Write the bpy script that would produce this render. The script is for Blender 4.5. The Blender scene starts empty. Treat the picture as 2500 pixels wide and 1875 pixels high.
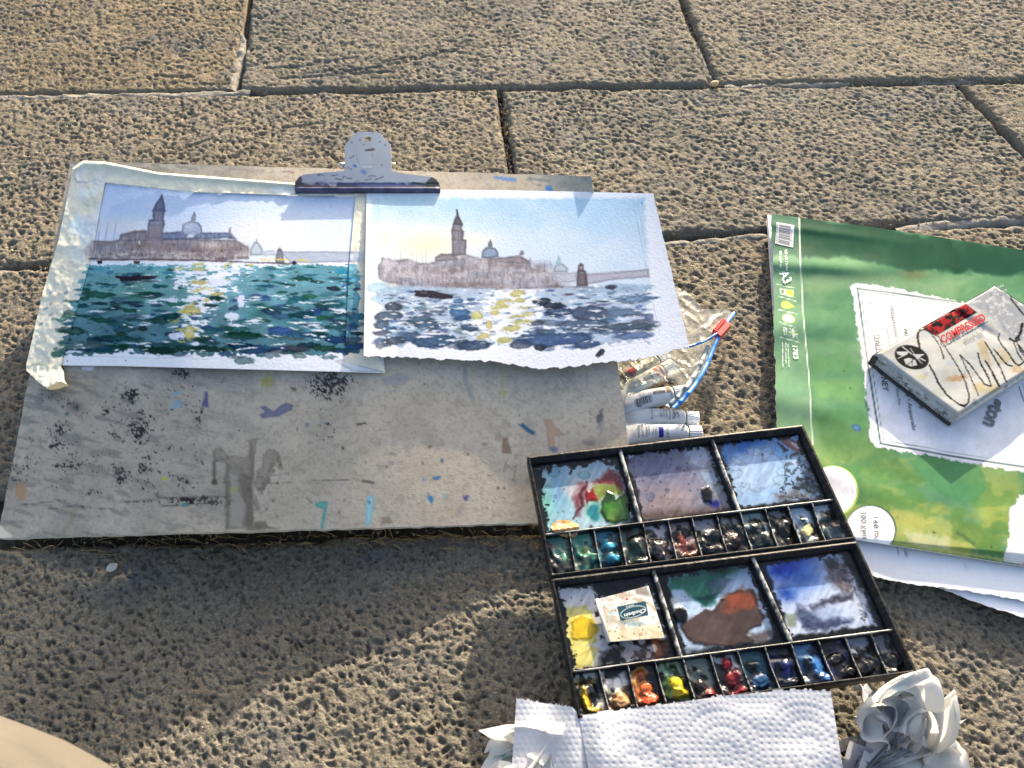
import bpy, bmesh, math, random
import numpy as np
from mathutils import Vector, noise as mnoise

# ------------------------------------------------------------------ camera, sky, sun, exposure
sc = bpy.context.scene
C = sc.collection
PITCH, FPX, CAMH = math.radians(54.0), 1900.0, 0.65
cam_d = bpy.data.cameras.new('camera'); cam = bpy.data.objects.new('camera', cam_d); C.objects.link(cam)
cam.location = (0, 0, CAMH); cam.rotation_euler = (math.pi/2 - PITCH, 0, 0)
cam_d.sensor_width = 36.0; cam_d.lens = FPX/2500.0*36.0
cam_d.clip_start = 0.01; cam_d.clip_end = 500.0
cam_d.dof.use_dof = True; cam_d.dof.focus_distance = 0.76; cam_d.dof.aperture_fstop = 13.0
sc.camera = cam

SUN_AZ, SUN_EL = math.radians(17.0), math.radians(15.5)
w = bpy.data.worlds.new('World'); sc.world = w; w.use_nodes = True
nt = w.node_tree; sky = nt.nodes.new('ShaderNodeTexSky'); sky.sky_type = 'NISHITA'
sky.sun_disc = False; sky.sun_elevation = SUN_EL; sky.sun_rotation = SUN_AZ
sky.air_density = 1.0; sky.dust_density = 4.0; sky.ozone_density = 1.0
bg = nt.nodes['Background']; nt.links.new(sky.outputs[0], bg.inputs[0]); bg.inputs[1].default_value = 0.15
sl = bpy.data.lights.new('sun', 'SUN'); sl.energy = 4.4; sl.angle = math.radians(0.53); sl.color = (1.0, 0.87, 0.68)
sun = bpy.data.objects.new('sun', sl); C.objects.link(sun)
SD = Vector((math.sin(SUN_AZ)*math.cos(SUN_EL), math.cos(SUN_AZ)*math.cos(SUN_EL), math.sin(SUN_EL)))
sun.rotation_euler = (-SD).to_track_quat('-Z', 'Y').to_euler(); sun.location = (1, 3, 2)
sc.view_settings.view_transform = 'Standard'; sc.view_settings.look = 'None'
sc.view_settings.gamma = 1.0; sc.view_settings.use_curve_mapping = False
sc.view_settings.exposure = 1.66

# ------------------------------------------------------------------ helpers
random.seed(4); RNG = np.random.default_rng(4)
CP, SP = math.cos(PITCH), math.sin(PITCH)
def U(px, py, z):
    """world point at height z that the photograph shows at pixel (px, py)"""
    px = np.asarray(px, float); py = np.asarray(py, float); z = np.asarray(z, float)
    x = (px-1250.0)/FPX; y = (937.5-py)/FPX
    dy = CP + y*SP; dz = -SP + y*CP
    t = (z-CAMH)/dz
    return np.stack(np.broadcast_arrays(x*t, dy*t, z), -1)
def PR(P):
    P = np.asarray(P, float); X = P[..., 0]; Y = P[..., 1]; Z = P[..., 2]-CAMH
    d = Y*CP - Z*SP; u = Y*SP + Z*CP
    return 1250+FPX*X/d, 937.5-FPX*u/d
def homog(dst):
    """homography from the unit square (0,0)(1,0)(1,1)(0,1) to four points"""
    A = []; b = []
    for (u, v), (x, y) in zip(((0,0),(1,0),(1,1),(0,1)), dst):
        A += [[u,v,1,0,0,0,-u*x,-v*x],[0,0,0,u,v,1,-u*y,-v*y]]; b += [x, y]
    h = np.linalg.solve(np.array(A, float), np.array(b, float))
    return np.append(h, 1).reshape(3, 3)
def hap(H, u, v):
    w_ = H[2,0]*u+H[2,1]*v+H[2,2]
    return (H[0,0]*u+H[0,1]*v+H[0,2])/w_, (H[1,0]*u+H[1,1]*v+H[1,2])/w_
def Zm(ox, oy, s):
    return lambda *p: [(ox+p[i]*s, oy+p[i+1]*s) for i in range(0, len(p), 2)]
def hsh(ix, iy, seed):
    M = np.uint64(0xffffffff)
    h = (ix.astype(np.int64).astype(np.uint64)*np.uint64(374761393) + iy.astype(np.int64).astype(np.uint64)*np.uint64(668265263) + np.uint64(seed*144665+97)) & M
    h = ((h ^ (h >> np.uint64(13)))*np.uint64(1274126177)) & M
    h = ((h ^ (h >> np.uint64(15)))*np.uint64(2246822519)) & M
    return ((h ^ (h >> np.uint64(16))) & M).astype(np.float64)/4294967296.0
def vn(x, y, seed=0):
    x = np.asarray(x, float)+1000.0; y = np.asarray(y, float)+1000.0
    ix = np.floor(x); iy = np.floor(y); fx = x-ix; fy = y-iy
    fx = fx*fx*(3-2*fx); fy = fy*fy*(3-2*fy)
    a = hsh(ix, iy, seed); b = hsh(ix+1, iy, seed); c = hsh(ix, iy+1, seed); d = hsh(ix+1, iy+1, seed)
    return (a*(1-fx)+b*fx)*(1-fy)+(c*(1-fx)+d*fx)*fy
def fbm(x, y, seed=0, o=3):
    s = 0; a = 1; t = 0
    for k in range(o):
        s = s+a*vn(x*2**k, y*2**k, seed+k*17); t += a; a *= .5
    return s/t
def sst(a, b, x):
    t = np.clip((x-a)/(b-a), 0, 1); return t*t*(3-2*t)
def lin(c):
    c = np.clip(np.asarray(c, float)/255.0, 0, 1)
    return np.where(c <= .04045, c/12.92, ((c+.055)/1.055)**2.4)

class Cv:
    """paint laid on a sheet: colours per vertex; x, y are sheet coordinates read from the photograph"""
    def __init__(s, x, y, base):
        s.sh = np.shape(x); s.x = np.ravel(x).astype(float); s.y = np.ravel(y).astype(float)
        s.c = np.tile(np.array(base, float), (s.x.size, 1)); s.h = np.zeros(s.x.size); s.k = 0
    def sel(s, x0, x1, y0, y1):
        return np.nonzero((s.x > x0) & (s.x < x1) & (s.y > y0) & (s.y < y1))[0]
    def put(s, i, m, col, mode='mix', tex=0, ts=6, h=0):
        if i.size == 0: return
        s.k += 1
        if tex: m = m*np.clip(1-tex+2*tex*fbm(s.x[i]/ts, s.y[i]/ts, 31+s.k, 3), 0, 1.15)
        m = np.clip(np.broadcast_to(m, i.shape), 0, 1)[:, None]; col = np.array(col, float)
        if mode == 'mix': s.c[i] = s.c[i]*(1-m)+col*m
        else: s.c[i] = s.c[i]*(1-m*(1-col/255.0))
        if h: s.h[i] += h*m[:, 0]
    def _wob(s, i, wob, ws):
        X = s.x[i]; Y = s.y[i]
        if wob:
            q = s.k*7+3
            X = X+(fbm(X/ws, Y/ws, q, 2)-.5)*2.4*wob; Y = Y+(fbm(X/ws+9, Y/ws+5, q+50, 2)-.5)*2.4*wob
        return X, Y
    sm = 1.0
    def _fin(s, i, sd, col, a, soft, edge, ew, mode, tex, ts, h):
        soft = soft*s.sm
        m = np.clip(.5-sd/soft, 0, 1)*a
        s.put(i, m, col, mode, tex, ts, h)
        if edge:
            e = np.exp(-((sd+ew)/ew)**2)*edge*a*(sd < ew)
            s.c[i] *= (1-e)[:, None]
    def poly(s, pts, col, a=1, soft=2.5, wob=0, ws=14, edge=0, ew=2.5, mode='mix', tex=0, ts=6, h=0):
        P = np.array(pts, float); g = wob*1.5+soft+ew+1
        i = s.sel(P[:,0].min()-g, P[:,0].max()+g, P[:,1].min()-g, P[:,1].max()+g)
        if i.size == 0: return
        X, Y = s._wob(i, wob, ws)
        d = np.full(X.shape, 1e9); ins = np.zeros(X.shape, bool)
        for k in range(len(P)):
            ax, ay = P[k-1]; bx, by = P[k]
            ex, ey = bx-ax, by-ay; t = np.clip(((X-ax)*ex+(Y-ay)*ey)/(ex*ex+ey*ey+1e-9), 0, 1)
            d = np.minimum(d, np.hypot(X-ax-t*ex, Y-ay-t*ey))
            if ay != by: ins ^= ((ay > Y) != (by > Y)) & (X < (bx-ax)*(Y-ay)/(by-ay)+ax)
        s._fin(i, np.where(ins, -d, d), col, a, soft, edge, ew, mode, tex, ts, h)
    def line(s, pts, wd, col, a=1, soft=1.8, wob=0, ws=8, edge=0, ew=2, mode='mix', tex=0, ts=5, h=0):
        P = np.array(pts, float); W = np.full(len(P), wd/2.0) if np.isscalar(wd) else np.array(wd, float)/2
        g = W.max()+wob*1.5+soft+1
        i = s.sel(P[:,0].min()-g, P[:,0].max()+g, P[:,1].min()-g, P[:,1].max()+g)
        if i.size == 0: return
        X, Y = s._wob(i, wob, ws); d = np.full(X.shape, 1e9)
        for k in range(len(P)-1):
            ax, ay = P[k]; bx, by = P[k+1]
            ex, ey = bx-ax, by-ay; t = np.clip(((X-ax)*ex+(Y-ay)*ey)/(ex*ex+ey*ey+1e-9), 0, 1)
            d = np.minimum(d, np.hypot(X-ax-t*ex, Y-ay-t*ey)-(W[k]*(1-t)+W[k+1]*t))
        s._fin(i, d, col, a, soft, edge, ew, mode, tex, ts, h)
    def blob(s, cx, cy, rx, ry, ang, col, a=1, soft=2.5, wob=0, ws=10, edge=0, ew=2, mode='mix', tex=0, ts=6, h=0):
        g = max(rx, ry)+wob*1.5+soft+1
        i = s.sel(cx-g, cx+g, cy-g, cy+g)
        if i.size == 0: return
        X, Y = s._wob(i, wob, ws); ca, sa = math.cos(ang), math.sin(ang)
        dx = (X-cx)*ca+(Y-cy)*sa; dy = -(X-cx)*sa+(Y-cy)*ca
        sd = (np.sqrt((dx/rx)**2+(dy/ry)**2)-1)*min(rx, ry)
        s._fin(i, sd, col, a, soft, edge, ew, mode, tex, ts, h)
    def glow(s, cx, cy, rx, ry, col, a=1, p=1.0, mode='mix', tex=0, ts=10):
        i = s.sel(cx-rx*2.2, cx+rx*2.2, cy-ry*2.2, cy+ry*2.2)
        m = np.exp(-(((s.x[i]-cx)/rx)**2+((s.y[i]-cy)/ry)**2)*1.4*p)*a
        s.put(i, m, col, mode, tex, ts)
    def all(s): return np.arange(s.x.size)
    def grain(s, amp, sc_, seed=5, o=3):
        s.c *= (1+(fbm(s.x/sc_, s.y/sc_, seed, o)-.5)*2*amp)[:, None]
    def out(s, gain=.92):
        return np.clip(lin(s.c)*gain, 0.002, .9)

ORG = {}
def finish(o, parent, org):
    C.objects.link(o)
    if parent is not None: o.parent = parent
    else: o.location = org
    ORG[o] = np.array(org, float)
def tag(o, label, cat, group=None, kind=None):
    if label: o['label'] = label
    if cat: o['category'] = cat
    if group: o['group'] = group
    if kind: o['kind'] = kind
    return o
def thing(name, loc, label, cat, group=None):
    o = bpy.data.objects.new(name, None); o.empty_display_size = .02
    finish(o, None, loc); return tag(o, label, cat, group)
def mk(name, V, F, mat, parent=None, col=None, smooth=True, org=None):
    """one mesh object from world-space vertices"""
    V = np.asarray(V, float).reshape(-1, 3)
    if org is None:
        org = ORG[parent] if parent is not None else np.array([V[:,0].mean(), V[:,1].mean(), V[:,2].min()])
    me = bpy.data.meshes.new(name)
    if isinstance(F, np.ndarray):
        n = F.shape[1]; me.vertices.add(len(V)); me.vertices.foreach_set('co', (V-org).astype(np.float32).ravel())
        me.loops.add(F.size); me.loops.foreach_set('vertex_index', F.astype(np.int32).ravel())
        me.polygons.add(len(F)); me.polygons.foreach_set('loop_start', np.arange(0, F.size, n, dtype=np.int32))
        me.update(calc_edges=True)
    else:
        me.from_pydata([tuple(v) for v in (V-org)], [], [tuple(int(k) for k in f) for f in F])
    me.polygons.foreach_set('use_smooth', np.full(len(me.polygons), smooth))
    if col is not None:
        at = me.color_attributes.new('Col', 'FLOAT_COLOR', 'POINT')
        cc = np.ones((len(V), 4), np.float32); cc[:, :3] = np.asarray(col).reshape(-1, 3); at.data.foreach_set('color', cc.ravel())
    me.materials.append(mat); me.validate(); me.update()
    o = bpy.data.objects.new(name, me); finish(o, parent, org); return o
def gridF(ny, nx):
    i = np.arange(ny*nx).reshape(ny, nx)
    return np.stack([i[:-1,:-1], i[1:,:-1], i[1:,1:], i[:-1,1:]], -1).reshape(-1, 4)
def sheet(name, P, mat, parent=None, col=None, thick=0.0, mask=None, smooth=True, org=None, edgecol=None):
    """a sheet from a (ny,nx,3) grid of points, with its own thickness and rim; mask drops cells"""
    ny, nx = P.shape[:2]; F = gridF(ny, nx); V = P.reshape(-1, 3)
    if mask is not None: F = F[mask.reshape(-1)]
    # wind so that faces look up
    a, b, c_ = V[F[:,0]], V[F[:,1]], V[F[:,2]]
    if np.cross(b-a, c_-a)[:,2].mean() < 0: F = F[:, ::-1]
    used = np.unique(F); rm = np.full(len(V), -1); rm[used] = np.arange(len(used)); F = rm[F]; V = V[used]
    cc = None if col is None else np.asarray(col).reshape(-1, 3)[used]
    if thick:
        E = np.concatenate([F[:, [k, (k+1) % 4]] for k in range(4)]); key = np.sort(E, 1)
        _, inv, cnt = np.unique(key[:,0]*len(V)+key[:,1], return_inverse=True, return_counts=True)
        E = E[cnt[inv] == 1]; bv = np.unique(E); n = len(V)
        lo = np.full(n, -1); lo[bv] = n+np.arange(len(bv)); tp = np.full(n, -1); tp[bv] = n+len(bv)+np.arange(len(bv))
        Vb = V[bv]-np.array([0, 0, thick])
        V = np.concatenate([V, Vb, V[bv]])
        S = np.stack([tp[E[:,1]], tp[E[:,0]], lo[E[:,0]], lo[E[:,1]]], -1)
        F = np.concatenate([F, S])
        if cc is not None:
            ec = cc[bv] if edgecol is None else np.tile(np.array(edgecol, float), (len(bv), 1))
            cc = np.concatenate([cc, ec, ec])
    return mk(name, V, F, mat, parent, cc, smooth, org)
def inside(pts, X, Y):
    P = np.array(pts, float); ins = np.zeros(np.shape(X), bool)
    for k in range(len(P)):
        ax, ay = P[k-1]; bx, by = P[k]
        if ay != by: ins ^= ((ay > Y) != (by > Y)) & (X < (bx-ax)*(Y-ay)/(by-ay)+ax)
    return ins
def cells(m):
    return m[:-1,:-1] & m[1:,:-1] & m[1:,1:] & m[:-1,1:]
def boxm(name, c8, mat, parent, col=None):
    """hexahedron: four lower points then four upper, both counter-clockwise"""
    F = [(3,2,1,0),(4,5,6,7),(0,1,5,4),(1,2,6,5),(2,3,7,6),(3,0,4,7)]
    return mk(name, c8, F, mat, parent, col, False)
def tube(path, rad, n=10, cap=True):
    """vertices and quads of a round tube along a path; rad one value or one per point"""
    P = np.array(path, float); R = np.full(len(P), rad) if np.isscalar(rad) else np.array(rad, float)
    T = np.gradient(P, axis=0); T /= np.linalg.norm(T, axis=1)[:, None]+1e-12
    up = np.array([0, 0, 1.0]) if abs(T[0][2]) < .9 else np.array([1.0, 0, 0])
    V = []
    for p, t, r in zip(P, T, R):
        a = np.cross(t, up); a /= np.linalg.norm(a)+1e-12; b = np.cross(a, t)
        th = np.linspace(0, 2*np.pi, n, endpoint=False)
        V.append(p+r*(np.cos(th)[:,None]*a+np.sin(th)[:,None]*b))
    V = np.concatenate(V); F = []
    for k in range(len(P)-1):
        for j in range(n):
            F.append((k*n+j, k*n+(j+1) % n, (k+1)*n+(j+1) % n, (k+1)*n+j))
    if cap: F.append(tuple(range(n))[::-1]); F.append(tuple(range((len(P)-1)*n, len(P)*n)))
    return V, F

# ------------------------------------------------------------------ materials
def nodes(m):
    m.use_nodes = True; return m.node_tree, m.node_tree.nodes['Principled BSDF']
def bump(nt, b, layers):
    """layers: (scale, strength, distance[, stretch]) of noise in object space"""
    tc = nt.nodes.new('ShaderNodeTexCoord'); prev = None
    for L in layers:
        n = nt.nodes.new('ShaderNodeTexNoise'); n.inputs['Scale'].default_value = L[0]; n.inputs['Detail'].default_value = 3
        if len(L) > 3:
            mp = nt.nodes.new('ShaderNodeMapping'); mp.inputs['Scale'].default_value = L[3]
            nt.links.new(tc.outputs['Object'], mp.inputs[0]); nt.links.new(mp.outputs[0], n.inputs['Vector'])
        else: nt.links.new(tc.outputs['Object'], n.inputs['Vector'])
        bp = nt.nodes.new('ShaderNodeBump'); bp.inputs['Strength'].default_value = L[1]; bp.inputs['Distance'].default_value = L[2]
        nt.links.new(n.outputs['Fac'], bp.inputs['Height'])
        if prev: nt.links.new(prev.outputs[0], bp.inputs['Normal'])
        prev = bp
    nt.links.new(prev.outputs[0], b.inputs['Normal'])
def mat_attr(name, rough=.8, spec=.3, layers=None, coat=0, mott=0, mscale=40):
    """paint and paper: the sheet's own colours, with a little node noise and relief"""
    m = bpy.data.materials.new(name); nt, b = nodes(m)
    a = nt.nodes.new('ShaderNodeVertexColor'); a.layer_name = 'Col'; src = a.outputs[0]
    if mott:
        tc = nt.nodes.new('ShaderNodeTexCoord'); n = nt.nodes.new('ShaderNodeTexNoise'); n.inputs['Scale'].default_value = mscale; n.inputs['Detail'].default_value = 4
        nt.links.new(tc.outputs['Object'], n.inputs['Vector'])
        mr = nt.nodes.new('ShaderNodeMapRange'); mr.inputs['To Min'].default_value = 1-mott; mr.inputs['To Max'].default_value = 1+mott
        nt.links.new(n.outputs['Fac'], mr.inputs[0])
        mx = nt.nodes.new('ShaderNodeVectorMath'); mx.operation = 'SCALE'
        nt.links.new(src, mx.inputs[0]); nt.links.new(mr.outputs[0], mx.inputs['Scale']); src = mx.outputs[0]
    nt.links.new(src, b.inputs['Base Color'])
    b.inputs['Roughness'].default_value = rough; b.inputs['Specular IOR Level'].default_value = spec
    if coat: b.inputs['Coat Weight'].default_value = coat; b.inputs['Coat Roughness'].default_value = .12
    if layers: bump(nt, b, layers)
    return m
def mat_plain(name, rgb, rough=.7, spec=.3, var=.12, vscale=60, metal=0, layers=None, coat=0):
    m = bpy.data.materials.new(name); nt, b = nodes(m)
    tc = nt.nodes.new('ShaderNodeTexCoord'); n = nt.nodes.new('ShaderNodeTexNoise'); n.inputs['Scale'].default_value = vscale; n.inputs['Detail'].default_value = 4
    nt.links.new(tc.outputs['Object'], n.inputs['Vector'])
    r = nt.nodes.new('ShaderNodeValToRGB'); r.color_ramp.elements[0].position = .3; r.color_ramp.elements[1].position = .7
    r.color_ramp.elements[0].color = tuple(c*(1-var) for c in rgb)+(1,); r.color_ramp.elements[1].color = tuple(min(1, c*(1+var)) for c in rgb)+(1,)
    nt.links.new(n.outputs['Fac'], r.inputs[0]); nt.links.new(r.outputs[0], b.inputs['Base Color'])
    b.inputs['Roughness'].default_value = rough; b.inputs['Specular IOR Level'].default_value = spec; b.inputs['Metallic'].default_value = metal
    if coat: b.inputs['Coat Weight'].default_value = coat; b.inputs['Coat Roughness'].default_value = .1
    if layers: bump(nt, b, layers)
    return m
M = {}
M['paper'] = mat_attr('watercolour_paper', .95, .03, [(420, .26, .0009), (1500, .2, .0003)])
M['tape'] = mat_attr('masking_tape', .65, .10, [(300, .25, .0006)])
M['board'] = mat_attr('grey_board', .95, .04, [(900, .35, .0004, (.35, 1, 1)), (2500, .3, .0003)], mott=.05, mscale=300)
M['print'] = mat_attr('printed_cover', .55, .012, [(700, .12, .0004)])
M['paint'] = mat_attr('wet_paint', .33, .42, [(120, .10, .0010)])
M['wash'] = mat_attr('dried_wash', .22, .30, [(90, .05, .0006)])
M['tray'] = mat_attr('stained_enamel', .45, .16, [(350, .35, .0008)])
M['metalpaint'] = mat_attr('painted_metal', .38, .5, [(500, .08, .0003)])
M['tube'] = mat_attr('tube_label', .33, .45, [(60, .15, .0015)])
M['ink'] = mat_plain('black_ink', (.02, .02, .022), .6)
M['inkgrey'] = mat_plain('grey_ink', (.10, .11, .12), .6)
M['inkwhite'] = mat_plain('white_ink', (.75, .78, .74), .5, var=.05)
M['inkred'] = mat_plain('red_ink', (.36, .015, .025), .6, .05)
M['capwhite'] = mat_plain('cap_plastic', (.78, .78, .76), .4, .45, .04)

def text_mesh(txt, shear=0.0, offset=0.0, xs=1.0, space=1.0):
    """outline lettering as flat vertices and faces in em units (from the built-in font)"""
    cu = bpy.data.curves.new('t', 'FONT'); cu.body = txt; cu.shear = shear; cu.offset = offset; cu.resolution_u = 2; cu.space_character = space
    o = bpy.data.objects.new('t', cu); C.objects.link(o); bpy.context.view_layer.update()
    me = bpy.data.meshes.new_from_object(o.evaluated_get(bpy.context.evaluated_depsgraph_get()))
    n = len(me.vertices); co = np.zeros(n*3); me.vertices.foreach_get('co', co); co = co.reshape(-1, 3)[:, :2]; co[:, 0] *= xs
    F = [tuple(p.vertices) for p in me.polygons]
    bpy.data.objects.remove(o); bpy.data.curves.remove(cu); bpy.data.meshes.remove(me)
    return co, F
def letter(name, parent, surf, txt, p0, p1, hgt, mat, shear=0.0, offset=0.0, up=None, flip=1, cap=.7):
    """text laid on a surface: baseline from sheet point p0 to p1, capital height hgt (sheet units)"""
    co, F = text_mesh(txt, shear, offset)
    if len(co) == 0: return
    p0 = np.array(p0, float); p1 = np.array(p1, float); L = np.ptp(co[:,0]); x0 = co[:,0].min()
    d = (p1-p0)/L
    if up is None: n = np.array([d[1], -d[0]]); n /= np.linalg.norm(n)
    else: n = np.array(up, float); n /= np.linalg.norm(n)
    q = p0+np.outer(co[:,0]-x0, d)+np.outer(co[:,1]*flip, n*hgt/cap)
    V = surf(q[:,0], q[:,1])
    F = [f for f in F]
    a = V[[f[0] for f in F]]; b = V[[f[1] for f in F]]; c_ = V[[f[2] for f in F]]
    if np.cross(b-a, c_-a)[:,2].sum() < 0: F = [f[::-1] for f in F]
    return mk(name, V, F, mat, parent, None, False)
# ------------------------------------------------------------------ ground and paving
def mat_stone(name, tint):
    m = bpy.data.materials.new(name); nt, b = nodes(m)
    g = nt.nodes.new('ShaderNodeNewGeometry')
    def nz(scale, det=4, rough=.6):
        n = nt.nodes.new('ShaderNodeTexNoise'); n.inputs['Scale'].default_value = scale; n.inputs['Detail'].default_value = det; n.inputs['Roughness'].default_value = rough
        nt.links.new(g.outputs['Position'], n.inputs['Vector']); return n.outputs['Fac']
    def ramp(src, stops):
        r = nt.nodes.new('ShaderNodeValToRGB'); e = r.color_ramp.elements
        while len(e) < len(stops): e.new(.5)
        for k, (p, c_) in enumerate(stops): e[k].position = p; e[k].color = tuple(c_)+(1,)
        nt.links.new(src, r.inputs[0]); return r.outputs[0]
    def mix(f, a, b_, mode='MIX'):
        x = nt.nodes.new('ShaderNodeMix'); x.data_type = 'RGBA'; x.blend_type = mode
        if isinstance(f, float): x.inputs[0].default_value = f
        else: nt.links.new(f, x.inputs[0])
        nt.links.new(a, x.inputs[6]); nt.links.new(b_, x.inputs[7]); return x.outputs[2]
    t = np.array(tint)
    base = ramp(nz(7, 6), [(.28, t*np.array([.70, .72, .76])), (.45, t*.92), (.58, t*1.04), (.75, t*np.array([1.2, 1.12, .98]))])
    fine = ramp(nz(330, 5, .75), [(.28, (.46, .43, .41)), (.5, (.95, .93, .90)), (.75, (1.5, 1.46, 1.38))])
    col = mix(1.0, base, fine, 'MULTIPLY')
    rust = ramp(nz(26, 5, .65), [(.56, (0, 0, 0)), (.72, (.7, .7, .7))])
    rc = nt.nodes.new('ShaderNodeRGB'); rc.outputs[0].default_value = (.19, .135, .08, 1)
    col = mix(rust, col, rc.outputs[0])
    gp = ramp(nz(13, 5, .65), [(.52, (0, 0, 0)), (.68, (.75, .75, .75))])
    gc = nt.nodes.new('ShaderNodeRGB'); gc.outputs[0].default_value = (.135, .132, .125, 1)
    col = mix(gp, col, gc.outputs[0])
    wp = ramp(nz(420, 2), [(.73, (0, 0, 0)), (.78, (.7, .7, .7))])
    wc = nt.nodes.new('ShaderNodeRGB'); wc.outputs[0].default_value = (.34, .32, .28, 1)
    col = mix(wp, col, wc.outputs[0])
    nt.links.new(col, b.inputs['Base Color']); b.inputs['Roughness'].default_value = .93; b.inputs['Specular IOR Level'].default_value = .15
    vo = nt.nodes.new('ShaderNodeTexVoronoi'); vo.inputs['Scale'].default_value = 210; nt.links.new(g.outputs['Position'], vo.inputs['Vector'])
    bump(nt, b, [(600, .8, .0020), (1900, .8, .0009)])
    last = b.inputs['Normal'].links[0].from_node; first = [n for n in nt.nodes if n.bl_idname == 'ShaderNodeBump' and not n.inputs['Normal'].is_linked][0]
    rv = nt.nodes.new('ShaderNodeMapRange'); rv.inputs['From Min'].default_value = .05; rv.inputs['From Max'].default_value = .42; nt.links.new(vo.outputs['Distance'], rv.inputs[0])
    bv = nt.nodes.new('ShaderNodeBump'); bv.inputs['Strength'].default_value = .55; bv.inputs['Distance'].default_value = .0020; nt.links.new(rv.outputs[0], bv.inputs['Height']); nt.links.new(bv.outputs[0], first.inputs['Normal'])
    return m
STONES = [mat_stone('trachyte_%d' % k, t) for k, t in enumerate([(.196, .162, .114), (.196, .172, .132), (.188, .170, .136)])]
M['dirt'] = mat_plain('joint_dirt', (.05, .042, .032), .95, .1, .4, 120, layers=[(260, .9, .004)])
M['mortar'] = mat_plain('joint_mortar', (.20, .185, .16), .95, .1, .25, 90, layers=[(330, .8, .002), (90, .6, .003)])

def pits(x, y, cell, seed, r0, r1, d0, d1, keep=.9):
    gx = x/cell; gy = y/cell; ix = np.floor(gx); iy = np.floor(gy); out = np.zeros(x.shape)
    for dx in (-1, 0, 1):
        for dy in (-1, 0, 1):
            cx = ix+dx; cy = iy+dy
            px_ = (cx+hsh(cx, cy, seed))*cell; py_ = (cy+hsh(cx, cy, seed+1))*cell
            q = hsh(cx, cy, seed+2); r = r0+(r1-r0)*q; dep = (d0+(d1-d0)*hsh(cx, cy, seed+3))*(hsh(cx, cy, seed+4) < keep)
            el = .82+.4*hsh(cx, cy, seed+5)
            d2 = ((x-px_)/(r*el))**2+((y-py_)/(r/el))**2
            out = np.maximum(out, dep*np.clip(1-d2, 0, 1)**.6)
    return out
SCR = []
for a_, b_ in (((700,165),(870,138)),((735,178),(800,170)),((820,176),(930,160)),((690,190),(840,178)),((900,165),(990,148)),((1015,142),(1085,122)),((930,150),(1010,136)),((415,372),(515,338)),((400,185),(470,187)),((470,203),(560,202)),((860,178),(960,172)),((650,165),(720,160)),((1050,135),(1120,118)),((690,310),(790,300))):
    SCR.append((*U(*a_, 0)[:2], *U(*b_, 0)[:2]))
def stone_h(x, y, seed, amp=1.0):
    wx = x+(vn(x/.009, y/.009, seed+70)-.5)*.006; wy = y+(vn(x/.009, y/.009, seed+71)-.5)*.006
    dens = np.clip(1.5*fbm(x/.05, y/.05, seed+40, 2)-.55+.75*fbm(x/.16, y/.16, seed+43, 2)*1.0, .08, 1)
    h = (fbm(x/.11, y/.11, seed, 2)-.5)*.004
    h += (fbm(wx/.009, wy/.009, seed+5, 3)-.5)*.0024
    h += (vn(wx/.0036, wy/.0036, seed+8)-.5)*.0013
    h -= pits(wx, wy, .0076, seed+11, .0013, .0029, .0012, .0042)*(.45+1.0*dens)*amp
    h -= pits(wx, wy, .0052, seed+21, .0009, .0019, .0006, .0026, .62)
    for (ax, ay, bx, by) in SCR:
        ex, ey = bx-ax, by-ay; t = np.clip(((x-ax)*ex+(y-ay)*ey)/(ex*ex+ey*ey), 0, 1)
        h -= .0030*np.exp(-(np.hypot(x-ax-t*ex, y-ay-t*ey)/.0016)**2)
    return h
def vline(p, q):
    a = U(*p, 0); b = U(*q, 0); k = (b[0]-a[0])/(b[1]-a[1]); return lambda y: a[0]+k*(y-a[1])
JY = {5: lambda x: 2.35, 4: lambda x: 2.0, 3: lambda x: 1.67+.02*x, 0: lambda x: 1.335+.02*x, 1: lambda x: .996+.024*x, 2: lambda x: .678+.066*x, 6: lambda x: .311+.03*x, 10: lambda x: .350+.02*x, 7: lambda x: -.035, 8: lambda x: -.37, 9: lambda x: -.7}
ground = mk('ground', [(-60,-60,-.03),(60,-60,-.03),(60,60,-.03),(-60,60,-.03)], [(0,1,2,3)], M['dirt'], None, None, False, org=(0,0,-.03))
ground['kind'] = 'structure'
vA = vline((607, 0), (578, 215)); vB = vline((1668, 0), (1748, 208)); vC = vline((1222, 232), (1250, 420)); vD = vline((2352, 215), (2500, 368))
K = lambda v: (lambda y: v)
FINE = {0: .0030, 1: .0023, 2: .0019, 6: .0015}
rows = [ # (upper joint, lower joint, vertical joints left to right, spacing or None, wide-stone flags)
    (5, 4, [K(-1.9), K(-1.1), K(-.45), K(.2), K(.9), K(1.6), K(2.2)], None),
    (4, 3, [K(-1.9), K(-1.3), K(-.62), K(.05), K(.7), K(1.3), K(2.0)], None),
    (3, 0, [K(-1.9), K(-1.0), K(-.3), K(.33), K(.92), K(1.6), K(2.1)], .006),
    (0, 1, [K(-1.9), K(-1.0), vA, vB, K(.92), K(1.5), K(2.1)], .0025),
    (1, 2, [K(-1.9), K(-.86), vC, vD, K(1.0), K(1.5), K(2.0)], .0021),
    (2, 10, [K(-1.9), K(-.76), K(-.31), K(.085), K(.66), K(1.3), K(2.0)], .0019),
    (6, 7, [K(-1.9), K(-1.2), K(-.49), K(.49), K(1.2), K(2.0)], .00128),
    (7, 8, [K(-1.9), K(-1.0), K(-.4), K(.25), K(.9), K(1.6), K(2.1)], None),
    (8, 9, [K(-1.9), K(-1.3), K(-.7), K(0), K(.6), K(1.3), K(2.0)], None)]
sid = 0
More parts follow.
